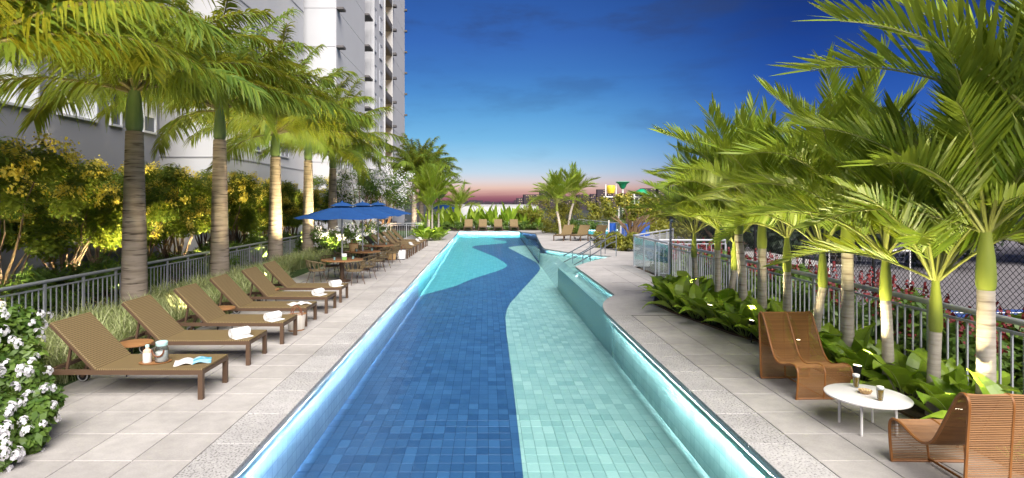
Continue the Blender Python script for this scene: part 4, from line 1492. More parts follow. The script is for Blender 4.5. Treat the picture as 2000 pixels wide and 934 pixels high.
# ---- broad leaved plants of the palm bed
def broad_leaf(L, w, bend, seed):
    r = random.Random(seed)
    b = MB()
    N = 6
    st = .32
    # stalk then blade, growing towards +X and up, blade arching over
    pts = []
    for i in range(N + 1):
        u = i / N
        a = 1.15 - bend * u
        pts.append((u, a))
    p = V((0, 0, 0)); ctr = []
    for i in range(9):
        u = i / 8
        a = 1.22 - bend * u * u
        ctr.append(p.copy())
        p = p + V((cos(a), 0, sin(a))) * (L / 8)
    b.mi = 1
    b.tube(ctr[:8], [.009, .008, .007, .006, .005, .004, .003, .002], 4)
    b.mi = 0
    prof = [0, 0, .16, .72, 1.0, .98, .78, .42, .0]
    prev = None
    for i in range(2, 9):
        T = (ctr[min(i + 1, 8)] - ctr[i - 1]).normalized()
        Nn = T.cross(V((0, 1, 0))).normalized()
        if Nn.z < 0: Nn = -Nn
        hw = w * prof[i] * .5
        wob = r.uniform(-.012, .012)
        row = [ctr[i] + V((0, -hw, 0)) + Nn * (hw * .38 + wob), ctr[i] + V((0, -hw * .5, 0)) + Nn * (hw * .22), ctr[i] + Nn * .003, ctr[i] + V((0, hw * .5, 0)) + Nn * (hw * .22), ctr[i] + V((0, hw, 0)) + Nn * (hw * .38 - wob)]
        if prev:
            for k in range(4):
                b.face([prev[k], prev[k + 1], row[k + 1], row[k]], tone=(.3 if k in (0, 3) else .6) + r.uniform(-.1, .1))
        prev = row
    return b.mesh('leaf', [M['philo'], M['vein']], 80)
BL = [broad_leaf(.66, .21, 1.15, 1), broad_leaf(.60, .18, .8, 2), broad_leaf(.72, .24, 1.5, 3), broad_leaf(.5, .19, 1.0, 4)]
def broad_plant(loc, label, seed, n=14, sc=1.0, group=None):
    r = random.Random(seed)
    t = thing('broad_leaved_plant', label, 'plant', loc, r.uniform(0, 6.28), group)
    for k in range(n):
        a = k * 2.39996
        tilt = .55 - .75 * k / n + r.uniform(-.1, .1)
        o = put('leaf', BL[r.randrange(4)], t, (.05 * cos(a), .05 * sin(a), -.01), sc=sc * r.uniform(.8, 1.12))
        o.rotation_euler = (r.uniform(-.3, .3), tilt, a + r.uniform(-.2, .2))
    return t
pl = [(4.92, 5.3), (4.98, 6.05), (5.02, 6.85), (5.3, 6.4), (4.95, 7.6), (5.3, 7.5), (4.92, 8.3), (5.3, 8.6), (4.85, 9.1), (5.25, 9.8), (4.75, 9.75), (4.62, 10.25), (5.1, 10.1), (4.55, 10.75), (4.95, 10.75), (5.3, 10.9),
      (4.42, 11.25), (4.8, 11.4), (5.25, 11.7), (4.3, 11.8), (4.7, 12.0), (4.2, 12.35), (4.6, 12.6), (5.0, 12.9), (4.15, 12.95), (4.5, 13.2), (4.3, 13.7), (4.75, 13.7), (4.8, 14.4), (5.2, 14.4)]
for i, (x, Y) in enumerate(pl):
    broad_plant((x, Y, .012), 'glossy broad leaved plant in the soil under the lime stemmed palms', 800 + i, n=13, sc=1.2, group='broad leaved plants of the palm bed')
for i, (x, Y) in enumerate([(-3.75, 35.4), (-3.2, 35.9), (-4.2, 36.2), (-3.0, 36.6)]):
    broad_plant((x, Y, .0), 'big broad leaved plant at the foot of the palm clump past the far loungers', 850 + i, n=16, sc=1.6, group='broad leaved plants past the far loungers')

# ---- hedge of upright banana like plants at the far end
def paddle(L, w, bend, seed):
    b = MB(); p = V((0, 0, 0)); ctr = []
    for i in range(8):
        u = i / 7
        a = 1.5 - bend * u * u
        ctr.append(p.copy()); p = p + V((cos(a), 0, sin(a))) * (L / 7)
    prof = [.05, .07, .35, .9, 1, .9, .6, 0]
    b.strip(ctr, [w * x * .5 for x in prof], V((0, 1, 0)), .4)
    return b.mesh('leaf', [M['philo']], 80)
PD = [paddle(1.9, .34, .5, 1), paddle(1.6, .3, .9, 2), paddle(1.2, .28, .7, 3)]
rp = random.Random(77)
for i in range(22):
    x = -5.2 + i * .47 + rp.uniform(-.1, .1)
    Y = 50.0 + (i % 3) * .55 + .4
    t = thing('paddle_leaf_plant', 'upright paddle leaved plant in the hedge behind the far tan loungers', 'plant', (x, Y, -.02), rp.uniform(0, 6), 'paddle leaved hedge plants')
    for k in range(8):
        a = k * 2.4
        o = put('leaf', PD[rp.randrange(3)], t, (.08 * cos(a), .08 * sin(a), 0), sc=rp.uniform(1.0, 1.4))
        o.rotation_euler = (rp.uniform(-.2, .2), rp.uniform(-.1, .4), a)
for i in range(12):
    x = -5.6 + i * .92
    shrub((x, 49.7, -.02), .55, .35, .75, 700, .14, .04, M['leaf_g'], 'low dark shrub at the base of the paddle leaved hedge', 900 + i * 5, group='low shrubs of the far hedge')

# ---- striped grass tufts behind the loungers
def tuft(seed):
    r = random.Random(seed)
    b = MB()
    for k in range(210):
        a = r.uniform(0, 6.28)
        L = r.uniform(.40, .72)
        o = V((r.gauss(0, .07), r.gauss(0, .07), 0))
        out = V((cos(a), sin(a), 0))
        e = r.uniform(.9, 1.45); dr = r.uniform(.9, 1.9)
        p = o.copy(); pts = []
        for i in range(5):
            u = i / 4
            an = e - dr * u * u
            pts.append(p.copy()); p = p + (out * cos(an) + UPZ * sin(an)) * (L / 4)
        b.strip(pts, [.006, .007, .006, .0045, 0], V((-sin(a), cos(a), 0)), min(1, max(.02, r.gauss(.5, .3))))
    return b.mesh('grass_tuft', M['grass'])
TV = [tuft(s) for s in range(3)]
rg = random.Random(31)
ng = 0
for row, x0 in enumerate((-5.75, -6.25, -6.75, -7.3)):
    Y = 7.7 + .2 * row
    while Y < 27.5:
        if not (16.4 < Y < 24.6 and x0 > -6.6):
            o = put('grass_tuft', TV[rg.randrange(3)], None, (x0 + rg.uniform(-.12, .12), Y + rg.uniform(-.1, .1), -.03), rg.uniform(0, 6.28), sc=rg.uniform(.85, 1.2))
            tag(o, 'pale striped grass tuft in the bed between loungers and railing', 'grass tuft', 'striped grass tufts'); ng += 1
        Y += .46 if row < 3 else .6

# ---- white flowering bush in the near corner
def umbel(seed):
    r = random.Random(seed)
    b = MB()
    for k in range(11):
        d = V((r.gauss(0, 1), r.gauss(0, 1), abs(r.gauss(.5, .8)))).normalized()
        c = d * r.uniform(.045, .085)
        ax = d.orthogonal().normalized(); ay = d.cross(ax)
        ph = r.uniform(0, 1.2)
        for j in range(5):
            a = ph + j * 2 * pi / 5
            e = ax * cos(a) + ay * sin(a)
            f = ay * cos(a) - ax * sin(a)
            l = .034 * r.uniform(.85, 1.15)
            b.face([c, c + e * l * .6 - f * l * .42 + d * .005, c + e * l * 1.05 + d * .001, c + e * l * .6 + f * l * .42 + d * .005], tone=r.random() + .01)
    return b.mesh('blossom', M['bloom_w'])
UM = [umbel(s) for s in range(3)]
def near_bush(loc, label, clumps, seed, nl, nb):
    r = random.Random(seed)
    t = thing('flowering_bush', label, 'bush', loc)
    t.scale = (1.0, 1.0, 1.2)
    put('foliage', cloud(seed, clumps, nl, .085, .028, .5, .25).mesh('foliage', M['leaf_g']), t)
    put('stem', branches(seed + 1, (0, 0, 0), [c for c, R in clumps], .012, M['twig'], .3, .03), t)
    for k in range(nb):
        c, R = clumps[r.randrange(len(clumps))]
        d = V((r.gauss(.55, .7), r.gauss(-.35, .7), r.gauss(.35, .6))).normalized()
        o = put('blossom', UM[r.randrange(3)], t, V(c) + d * R * r.uniform(.92, 1.12), sc=r.uniform(.42, .72))
        o.rotation_euler = d.to_track_quat('Z', 'Y').to_euler()
cb = [((-.05, .2, .5), .28), ((.1, -.1, .38), .24), ((-.4, .05, .8), .30), ((-.1, -.3, .55), .28), ((-.6, -.4, .8), .36), ((-.3, .5, .75), .28), ((-.75, .2, .95), .3), ((.22, .1, .25), .2), ((-.2, -.65, .5), .26), ((.3, -.15, .42), .18), ((-.35, .1, .35), .3)]
near_bush((-5.42, 6.5, -.02), 'bush with white flower clusters overhanging the wheel of the first lounger', cb, 1200, 10000, 84)
cb2 = [((.0, .15, .12), .15), ((-.15, -.05, .2), .18), ((-.05, .3, .28), .18), ((-.3, .15, .32), .22), ((-.45, -.2, .4), .26), ((.02, -.2, .1), .13), ((-.2, .55, .3), .2), ((-.1, -.45, .16), .2)]
near_bush((-4.38, 5.35, -.0), 'small white flowered bush spilling onto the slabs before the lounger row', cb2, 1300, 5600, 54)
# ================================================================== FURNITURE AND OBJECTS
M['weave'] = woven('brown_weave_wide', (0.06, 0.038, 0.016), (0.27, 0.195, 0.095), 38, 38)
M['tyre'] = mat('wheel_grey', (0.45, 0.44, 0.43), rough=0.6)

def make_lounger(label, group):
    t = thing('sun_lounger', label, 'sun lounger', (0, 0, 0), 0, group)
    Wd, Lg, Z = .70, 1.95, .33
    for y in (.025, Wd - .025):
        b = MB(); b.box((-Lg / 2, y, Z), (Lg, .05, .055)); b.build('side_rail', M['frame'], t)
    for x in (-.025, -Lg + .025):
        b = MB(); b.box((x, Wd / 2, Z - .004), (.048, Wd - .1, .045)); b.build('end_rail', M['frame'], t)
    b = MB(); b.box((-1.28, Wd / 2, Z - .002), (.04, Wd - .1, .04)); b.build('cross_rail', M['frame'], t)
    lg = MB(); lg.box((0, 0, (Z - .028) / 2), (.058, .052, Z - .028)); lm = lg.mesh('leg', M['frame'])
    for y in (.026, Wd - .026):
        put('leg', lm, t, (-.03, y, 0))
        b = MB(); b.bar((-Lg + .12, y, Z - .02), (-Lg + .02, y, .075), .045, .04); b.build('leg', M['frame'], t)
        yy = y + (.05 if y > .3 else -.05)
        wl = MB(); wl.tube([(-Lg + .0, yy - .02, .075), (-Lg + .0, yy + .02, .075)], .075, 16)
        w_ = wl.build('wheel', M['dark'], t, smooth=True)
        wl = MB(); ring = [(-Lg + .062 * cos(k * pi / 8), yy - .022, .075 + .062 * sin(k * pi / 8)) for k in range(16)]
        wl.tube(ring, .009, 5, closed=True); wl.build('rim', M['tyre'], w_, smooth=True)
    b = MB(); b.box((-.65, Wd / 2, Z + .034), (1.295, Wd - .012, .02), bev=.006); b.build('seat_panel', M['weave'], t)
    b = MB()
    b.box((-.39, 0, 0), (.80, Wd - .012, .02), bev=.006)
    bk = b.build('backrest_panel', M['weave'], t, loc=(-1.30, Wd / 2, Z + .036))
    bk.rotation_euler = (0, radians(46), 0)
    b = MB()
    for y in (-Wd / 2 + .03, Wd / 2 - .03):
        b.box((-.39, y, -.03), (.79, .036, .036))
    b.box((-.77, 0, -.03), (.036, Wd - .1, .036))
    b.build('backrest_frame', M['frame'], bk)
    for y in (.10, Wd - .10):
        b = MB(); b.bar((-1.66, y, Z + .33), (-1.72, y, Z - .01), .028); b.build('brace', M['frame'], t)
    return t

LX = -3.445
near_lab = ['with magazine and toiletries, beside the white flowering bush',
            'with rolled towel, second from the white flowering bush',
            'with rolled towel and a beach bag at its foot',
            'with an open booklet on its seat',
            'with rolled towel, fifth from the white flowering bush',
            'with rolled towel, standing next to the dining chairs']
LY = [6.96, 8.42, 9.67, 11.05, 12.33, 13.68]
L0 = make_lounger('brown woven sun lounger ' + near_lab[0], 'sun loungers before the dining tables')
L0.location = (LX, LY[0], 0)
for i in range(1, 6):
    dup(L0, (LX + (-.03, .02, -.02, .025, -.01)[i - 1], LY[i], 0), radians((.9, -.7, .5, -1.1, .6)[i - 1]), 'brown woven sun lounger ' + near_lab[i])
for i in range(6):
    dup(L0, (-3.33 + .02 * i, 24.3 + 1.28 * i, 0), radians(((i * 37) % 5 - 2) * .6), 'brown woven sun lounger past the dining tables, %s from the tables' % ORD[i], 'sun loungers past the dining tables')
for i, xp in enumerate((915, 943, 973, 1004)):
    dup(L0, ((xp - 950) * 48.6 / F - .35, 47.35, 0), -pi / 2, 'tan sun lounger at the far pool end, %s from the low feather palm' % ORD[i], 'sun loungers at the far pool end')
for i, (x, Y) in enumerate([(4.15, 35.6), (5.15, 35.4), (6.2, 35.2)]):
    dup(L0, (x, Y, 0), -pi / 2 - .5, 'sun lounger on the plaza near the straight palm, %s from the pool' % ORD[i], 'sun loungers on the plaza')

# side tables between loungers
for i, Y in enumerate((8.06, 10.72, 13.02)):
    t = thing('side_table', 'small round wooden side table between %s loungers' % ('first and second', 'third and fourth', 'fifth and sixth')[i], 'side table', (-4.93, Y, 0), 0, 'small lounger side tables')
    b = MB(); b.lathe([(.20, .40), (.222, .41), (.222, .43), (.20, .435)], 20); b.build('table_top', M['wood'], t, smooth=True)
    for k in range(3):
        a = k * 2.094 + .4
        b = MB(); b.tube([(.1 * cos(a), .1 * sin(a), .40), (.17 * cos(a), .17 * sin(a), 0)], .009, 6); b.build('leg', M['dark'], t)

# rolled towels
def towel_roll():
    b = MB()
    N, Lh = 72, .165
    ri, ro = [], []
    for i in range(N + 1):
        u = i / N
        a = u * 2 * pi * 4.1
        r = .014 + .062 * u
        ri.append((r * cos(a), r * sin(a))); ro.append(((r + .0105) * cos(a), (r + .0105) * sin(a)))
    for i in range(N):
        for s in (-1, 1):
            q = [(ri[i][0], s * Lh, ri[i][1]), (ri[i + 1][0], s * Lh, ri[i + 1][1]), (ro[i + 1][0], s * Lh, ro[i + 1][1]), (ro[i][0], s * Lh, ro[i][1])]
            b.face(q)
        b.face([(ro[i][0], -Lh, ro[i][1]), (ro[i + 1][0], -Lh, ro[i + 1][1]), (ro[i + 1][0], Lh, ro[i + 1][1]), (ro[i][0], Lh, ro[i][1])])
        b.face([(ri[i][0], -Lh, ri[i][1]), (ri[i][0], Lh, ri[i][1]), (ri[i + 1][0], Lh, ri[i + 1][1]), (ri[i + 1][0], -Lh, ri[i + 1][1])])
    b.box((.10, 0, -.078), (.14, 2 * Lh, .014), rot=Matrix.Rotation(.06, 3, 'Y'), bev=.004)
    return b.mesh('rolled_towel', M['towel'], 50)
TW = towel_roll()
SEATZ = .374
for n_, (i, x, dy) in enumerate([(1, -3.72, .22), (2, -3.68, .2), (4, -3.68, .2), (5, -3.66, .2)]):
    o = put('rolled_towel', TW, None, (x, LY[i] + dy, SEATZ + .074), radians(-28 + 9 * (n_ % 3 - 1)), sc=.85)
    tag(o, 'rolled white towel lying on the %s lounger of the near row' % ORD[i], 'towel', 'rolled white towels')
for i in (2, 4, 5):
    o = put('rolled_towel', TW, None, (-3.6, 24.3 + 1.28 * i + .3, SEATZ + .074), radians(20), sc=.85)
    tag(o, 'rolled white towel on the %s lounger past the dining tables' % ORD[i], 'towel', 'rolled white towels')

# magazines
M['mag_w'] = mat('magazine_page', (0.75, 0.73, 0.71), (0.40, 0.30, 0.26), rough=0.4, nscale=14, ramp=(.55, .7), detail=2)
M['mag_b'] = mat('magazine_cover', (0.08, 0.42, 0.62), (0.60, 0.72, 0.78), rough=0.35, nscale=9, ramp=(.5, .6), detail=1)
def magazine(label, loc, rz, left, right):
    t = thing('magazine', label, 'magazine', loc, rz)
    for s, m_ in ((-1, left), (1, right)):
        b = MB(); rows = []
        for i in range(7):
            u = i / 6
            rows.append((s * .21 * u, .006 + .032 * sin(pi * min(1, u * 1.25)) * (1 - u * .6)))
        for (x0, z0), (x1, z1) in zip(rows, rows[1:]):
            b.face([(x0, -.14, z0), (x1, -.14, z1), (x1, .14, z1), (x0, .14, z0)])
            b.face([(x0, -.14, z0 - .005), (x0, .14, z0 - .005), (x1, .14, z1 - .005), (x1, -.14, z1 - .005)])
            b.face([(x0, -.14, z0 - .005), (x1, -.14, z1 - .005), (x1, -.14, z1), (x0, -.14, z0)])
        b.build('page_stack', m_, t, smooth=70)
magazine('open magazine with blue cover lying on the first lounger', (-3.72, 7.27, SEATZ), radians(24), M['mag_w'], M['mag_b'])
magazine('open white booklet lying on the fourth lounger', (-3.72, 11.4, SEATZ), radians(35), M['mag_w'], M['towel'])

# toiletry set on the first lounger
M['clear'] = glassy('clear_plastic', (0.90, 0.95, 0.95), refl=.7, rough=.03, ior=1.4)
M['peach'] = mat('peach_lotion', (0.72, 0.45, 0.34), (0.6, 0.5, 0.34), rough=.35, nscale=6)
M['leather'] = mat('brown_leather', (0.16, 0.06, 0.03), rough=.5)
M['aqua'] = mat('aqua_cap', (0.45, 0.68, 0.66), rough=.4)
t = thing('serving_tray', 'small oval wooden tray carrying toiletries on the first lounger', 'tray', (-4.18, 7.24, SEATZ), radians(18))
b = MB(); b.lathe([(.15, 0), (.165, .006), (.17, .018), (.155, .018), (.15, .01)], 22); o = b.build('tray_dish', M['wood'], t, smooth=True); o.scale = (1.1, .72, 1)
t = thing('lotion_bottle', 'white lotion bottle with peach shoulder on the small tray', 'bottle', (-4.27, 7.22, SEATZ + .012))
b = MB(); b.lathe([(.048, 0), (.052, .008), (.052, .12)], 18); b.build('label_band', M['white'], t, smooth=True)
b = MB(); b.lathe([(.051, .121), (.046, .15), (.022, .17), (.022, .19)], 18); b.build('shoulder', M['peach'], t, smooth=True)
b = MB(); b.lathe([(.024, .19), (.024, .215), (.012, .222)], 14); b.build('cap', M['aqua'], t, smooth=True)
t = thing('glass_jar', 'clear jar with aqua lid and curved leather handle on the small tray', 'jar', (-4.11, 7.26, SEATZ + .012))
b = MB(); b.lathe([(.074, 0), (.08, .01), (.08, .16), (.06, .19), (.06, .2)], 20); b.build('jar_body', M['clear'], t, smooth=True)
b = MB(); b.lathe([(.066, .006), (.07, .012), (.07, .125), (.064, .13)], 18); b.build('filling', M['white'], t, smooth=True)
b = MB(); b.lathe([(.066, .2), (.07, .205), (.07, .245), (.06, .255), (.02, .262)], 18); b.build('lid', M['aqua'], t, smooth=True)
b = MB(); b.tube([(.075 * cos(a), -.088, .165 + .085 * sin(a)) for a in [pi + pi * k / 10 for k in range(11)]], .011, 6); b.build('handle', M['leather'], t, smooth=True)

# beach bags
def beach_bag(label, loc, rz, body, basem, sc=1.0, sides=None):
    t = thing('beach_bag', label, 'bag', loc, rz)
    b = MB()
    n = 20
    def ring(rx, ry, z): return [(rx * cos(2 * pi * k / n), ry * sin(2 * pi * k / n), z) for k in range(n)]
    prof = [(.16, .09, .0), (.175, .10, .03), (.18, .10, .14), (.20, .11, .30), (.205, .10, .36)]
    rings = [ring(*[q * sc for q in p]) for p in prof]
    vv = [q for r_ in rings for q in r_]
    fs = [(i * n + k, i * n + (k + 1) % n, (i + 1) * n + (k + 1) % n, (i + 1) * n + k) for i in range(1, 4) for k in range(n)]
    b.add(vv, fs); b.build('bag_body', body, t, smooth=60)
    b = MB(); b.add([q for r_ in rings[:2] for q in r_] + [(0, 0, 0)], [(k, (k + 1) % n, n + (k + 1) % n, n + k) for k in range(n)] + [((k + 1) % n, k, 2 * n) for k in range(n)]); b.build('bag_base', basem, t)
    b = MB(); b.tube([V(q) * 1.0 for q in rings[4]], .008, 5, closed=True); b.build('bag_rim', basem, t)
    for s in (-1, 1):
        b = MB(); b.tube([(.10 * sc * cos(a), s * .10 * sc, .34 * sc + .2 * sc * sin(a)) for a in [pi * k / 10 for k in range(11)]], .011, 6); b.build('handle', M['leather'] if basem is not M['dark'] else M['dark'], t, smooth=True)
    return t
M['mesh_bag'] = mat('pale_mesh', (0.55, 0.50, 0.44), (0.75, 0.72, 0.68), rough=.8, nscale=40, stretch=(1, 1, .1), trans=.3)
M['tan_bag'] = mat('tan_straw', (0.45, 0.28, 0.12), (0.6, 0.42, 0.22), rough=.8, nscale=30)
beach_bag('pale beach bag with curved brown handles standing by the third lounger foot', (-3.55, 10.72, 0), .5, M['mesh_bag'], M['wood'], .85)
beach_bag('tan straw bag with pale band on the ground beside the far lounger row', (-3.95, 23.8, 0), .2, M['tan_bag'], M['wood'], 1.1)
beach_bag('navy and white bag leaning by the far lounger row', (-3.55, 23.95, 0), .9, M['towel'], mat('navy_cloth', (.01, .015, .05), rough=.8), 1.15)
beach_bag('tan bag standing on the middle dining table', (-4.65, 20.1, .66), .3, M['tan_bag'], M['wood'], .8)

# dining sets
def make_chair(label, group):
    t = thing('dining_chair', label, 'chair', (0, 0, 0), 0, group)
    b = MB(); b.lathe([(.20, .375), (.235, .385), (.245, .41), (.22, .42), (.1, .415)], 18); b.build('seat', M['rope'], t, smooth=True)
    rim = []
    for k in range(17):
        a = radians(62) + radians(236) * k / 16
        e = abs(k - 8) / 8
        rim.append((.30 * cos(a) - .02, .31 * sin(a), .70 - .12 * e ** 2))
    b = MB(); b.tube(rim, .014, 6); b.build('rim', M['rope'], t, smooth=True)
    for k in range(0, 17):
        a = radians(62) + radians(236) * k / 16
        a2 = a + (.16 if k % 2 else -.16)
        p = V((.225 * cos(a2), .225 * sin(a2), .40))
        b = MB(); b.tube([p, (p + V(rim[k])) / 2 + V((cos(a), sin(a), 0)) * .02, rim[k]], .008, 4); b.build('rope_strand', M['rope'], t)
    for sx_ in (-1, 1):
        for sy_ in (-1, 1):
            b = MB(); b.tube([(.13 * sx_, .13 * sy_, .39), (.23 * sx_, .22 * sy_, 0)], .010, 6); b.build('leg', M['frame'], t)
    return t
ch0 = None
GREEN = mat('green_pack', (.25, .5, .12), rough=.5)
for i, Y in enumerate((17.4, 20.3, 23.2)):
    x = -4.38
    which = ('first', 'middle', 'last')[i]
    t = thing('dining_table', 'round wooden dining table under the %s blue umbrella' % which, 'table', (x, Y, 0), 0, 'round dining tables')
    b = MB(); b.lathe([(.58, .635), (.63, .64), (.63, .665), (.60, .67)], 32); b.build('table_top', M['wood'], t, smooth=True)
    b = MB(); b.lathe([(.26, .0), (.26, .03), (.07, .06), (.06, .3), (.09, .6), (.2, .635)], 18); b.build('pedestal', M['frame'], t, smooth=True)
    u = thing('parasol', 'blue canvas parasol over the %s dining table' % which, 'parasol', (x, Y, 0), .2 + .1 * i, 'blue parasols over the dining tables')
    b = MB(); b.tube([(0, 0, .02), (0, 0, 2.34)], .022, 10); b.build('pole', M['steel'], u, smooth=True)
    R_, za, zr = 1.40, 2.34, 1.93
    for k in range(8):
        a0, a1 = k * pi / 4, (k + 1) * pi / 4
        b = MB(); g_ = [[None] * 5 for _ in range(5)]
        for p_ in range(5):
            for q_ in range(5):
                uu, ww = p_ / 4, q_ / 4
                e0 = V((cos(a0), sin(a0), 0)) * R_ * uu; e1 = V((cos(a1), sin(a1), 0)) * R_ * uu
                pt = e0.lerp(e1, ww)
                z = za - (za - zr) * (uu ** .92) - .05 * sin(pi * ww) * uu * (1 - .3 * uu)
                g_[p_][q_] = V((pt.x, pt.y, z))
        for p_ in range(4):
            for q_ in range(4):
                b.face([g_[p_][q_], g_[p_ + 1][q_], g_[p_ + 1][q_ + 1], g_[p_][q_ + 1]])
        b.build('canopy_panel', M['canvas'], u, smooth=70)
        b = MB(); b.tube([(0, 0, za - .1), V((cos(a0) * R_, sin(a0) * R_, zr - .012))], .009, 5); b.build('rib', M['steel'], u)
    b = MB(); b.lathe([(.36, za - .06), (.2, za + .02), (.04, za + .06), (.02, za + .1), (.005, za + .11)], 8); b.build('vent_cap', M['canvas'], u)
    for k, a in enumerate((-2.3, -.75, .75, 2.35)):
        a += .12 * (i - 1)
        pos = (x + .80 * cos(a), Y + .80 * sin(a), 0)
        lab = 'rope backed dining chair at the %s dining table, %s' % (which, ('grass side facing hedge', 'pool side facing hedge', 'pool side facing bush', 'grass side facing bush')[k])
        if ch0 is None:
            ch0 = make_chair(lab, 'rope dining chairs'); ch0.location = pos; ch0.rotation_euler = (0, 0, a + pi)
        else:
            dup(ch0, pos, a + pi, lab)
    for k, (dx_, dy_) in enumerate(((-.15, -.3), (.32, .05))):
        g = thing('drinking_glass', 'small clear glass on the %s dining table, %s' % (which, ('at the near rim', 'at the pool side')[k]), 'glass', (x + dx_, Y + dy_, .67))
        b = MB(); b.lathe([(.03, 0), (.036, .005), (.042, .13)], 12); b.build('glass_wall', M['clear'], g, smooth=True)
        b = MB(); b.lathe([(.028, .006), (.036, .08)], 12); b.build('drink', M['aqua'], g, smooth=True)
    if i == 0:
        g = thing('paper_carton', 'green and white house shaped carton on the first dining table', 'carton', (x + .12, Y - .2, .67), .3)
        b = MB(); b.box((0, 0, .05), (.13, .09, .10)); b.build('carton_base', GREEN, g)
        b = MB(); b.face([(-.065, -.045, .1), (.065, -.045, .1), (.065, 0, .19), (-.065, 0, .19)]); b.face([(.065, .045, .1), (-.065, .045, .1), (-.065, 0, .19), (.065, 0, .19)])
        b.face([(.065, -.045, .1), (.065, .045, .1), (.065, 0, .19)]); b.face([(-.065, .045, .1), (-.065, -.045, .1), (-.065, 0, .19)]); b.build('carton_top', M['white'], g)
# far blue parasol
u = thing('parasol', 'blue parasol half hidden behind the palm clump at the far pool end', 'parasol', (-4.3, 56, 0))
b = MB(); b.tube([(0, 0, 0), (0, 0, 2.2)], .025, 8); b.build('pole', M['steel'], u)
for k in range(8):
    a0, a1 = k * pi / 4, (k + 1) * pi / 4
    b = MB(); b.face([(0, 0, 2.3), (1.6 * cos(a0), 1.6 * sin(a0), 1.75), (1.6 * cos(a1), 1.6 * sin(a1), 1.75)]); b.build('canopy_panel', M['canvas'], u)

# ---- woven cane lounge chairs
def catmull(p, n=8):
    out = []
    for i in range(len(p) - 1):
        a, b_, c, d = V(p[max(0, i - 1)]), V(p[i]), V(p[i + 1]), V(p[min(len(p) - 1, i + 2)])
        for k in range(n):
            t_ = k / n
            out.append(.5 * ((2 * b_) + (c - a) * t_ + (2 * a - 5 * b_ + 4 * c - d) * t_ ** 2 + (3 * b_ - a - 3 * c + d) * t_ ** 3))
    out.append(V(p[-1]))
    return out
PROF = catmull([(.035, 0), (.01, .16), (0, .31), (.018, .378), (.07, .405), (.17, .395), (.30, .352), (.41, .335), (.50, .368), (.58, .455), (.68, .635), (.765, .79), (.815, .87), (.865, .905), (.905, .885), (.92, .82), (.905, .6), (.885, .3), (.87, 0)])
def resample(p, s):
    out = [p[0]]; acc = 0
    for a, b_ in zip(p, p[1:]):
        L = (b_ - a).length
        while acc + L >= s:
            a = a.lerp(b_, (s - acc) / L); L = (b_ - a).length; acc = 0; out.append(a)
        acc += L
    return out
def cane_chair(label, loc, rz):
    t = thing('woven_lounge_chair', label, 'lounge chair', loc, rz)
    hw = .335
    fine = resample(PROF, .03)
    for x in (-hw, hw):
        b = MB(); b.tube([(x, p[0], p[1]) for p in fine], .0135, 6); b.build('side_frame', M['cane_frame'], t, smooth=True)
    b = MB(); b.tube([(0, p[0], p[1]) for p in fine], .011, 6); b.build('spine', M['cane_frame'], t, smooth=True)
    b = MB(); r_ = random.Random(3)
    rods = resample(PROF, .0142)
    for i, p in enumerate(rods):
        b.tone = r_.random()
        pts = []
        for k in range(7):
            x = -hw + 2 * hw * k / 6
            sag = -.010 * (1 - ((abs(x) - hw / 2) / (hw / 2)) ** 2)
            pts.append((x, p[0] + r_.uniform(-.0012, .0012), p[1] + (sag if .25 < p[1] < .95 and .03 < p[0] < .88 else 0)))
        b.tube(pts, .0052, 4, cap=False)
    tag(b.build('cane_strands', M['cane'], t), kind='stuff')
    for x0, x1 in ((-hw, hw),):
        for yy in (.035, .87):
            b = MB(); b.tube([(x0, yy, .012), (x1, yy, .012)], .013, 6); b.build('floor_rail', M['cane_frame'], t)
    b = MB(); b.tube([(0, .035, .03), (0, .87, .03)], .011, 6); b.build('floor_brace', M['cane_frame'], t)
    return t
cane_chair('honey coloured woven cane lounge chair facing the white round table', (4.10, 6.94, 0), radians(2))
cane_chair('woven cane lounge chair facing the honey coloured one across the table', (4.09, 5.33, 0), radians(178))

# ---- white round table and what stands on it
t = thing('coffee_table', 'low white round table between the two woven cane chairs', 'table', (4.03, 6.07, 0), .3)
b = MB(); b.lathe([(.38, .338), (.395, .343), (.398, .358), (.385, .364), (.05, .364)], 40); b.build('table_top', M['white'], t, smooth=True)
for k in range(4):
    a = k * pi / 2 + .5
    b = MB(); b.tube([(.25 * cos(a), .25 * sin(a), .34), (.26 * cos(a), .26 * sin(a), 0)], .0125, 8); b.build('leg', M['white'], t, smooth=True)
for k in range(2):
    a = k * pi / 2 + .5
    b = MB(); b.tube([(.25 * cos(a), .25 * sin(a), .315 - .012 * k), (-.25 * cos(a), -.25 * sin(a), .315 - .012 * k)], .008, 6); b.build('stretcher', M['white'], t)
M['beer'] = mat('golden_drink', (0.62, 0.36, 0.06), rough=.15, trans=.5, tcol=(.7, .42, .08))
M['foam'] = mat('white_foam', (0.85, 0.82, 0.76), rough=.9, nscale=60, c2=(.7, .68, .62), bump=.4)
for k, (xp, yp, lab) in enumerate(((1672, 757, 'next to the honey coloured chair'), (1719, 783, 'next to the dark chair'))):
    q = px(xp, yp, .364)
    g = thing('drinking_glass', 'foamy golden drink in tall glass on the white table, ' + lab, 'glass', q)
    b = MB(); b.lathe([(.022, 0), (.024, .006), (.027, .02), (.036, .135), (.034, .135), (.025, .022)], 16, cap=False); b.build('glass_wall', M['clear'], g, smooth=True)
    b = MB(); b.lathe([(.018, .012), (.0245, .022), (.0325, .118)], 14); b.build('drink', M['beer'], g, smooth=True)
    b = MB(); b.lathe([(.0328, .118), (.036, .135), (.033, .148), (.018, .153)], 14); b.build('foam', M['foam'], g, smooth=True)
q = px(1690, 769, .364)
g = thing('snack_bowl', 'small woven wooden bowl of nuts on the white table', 'bowl', q)
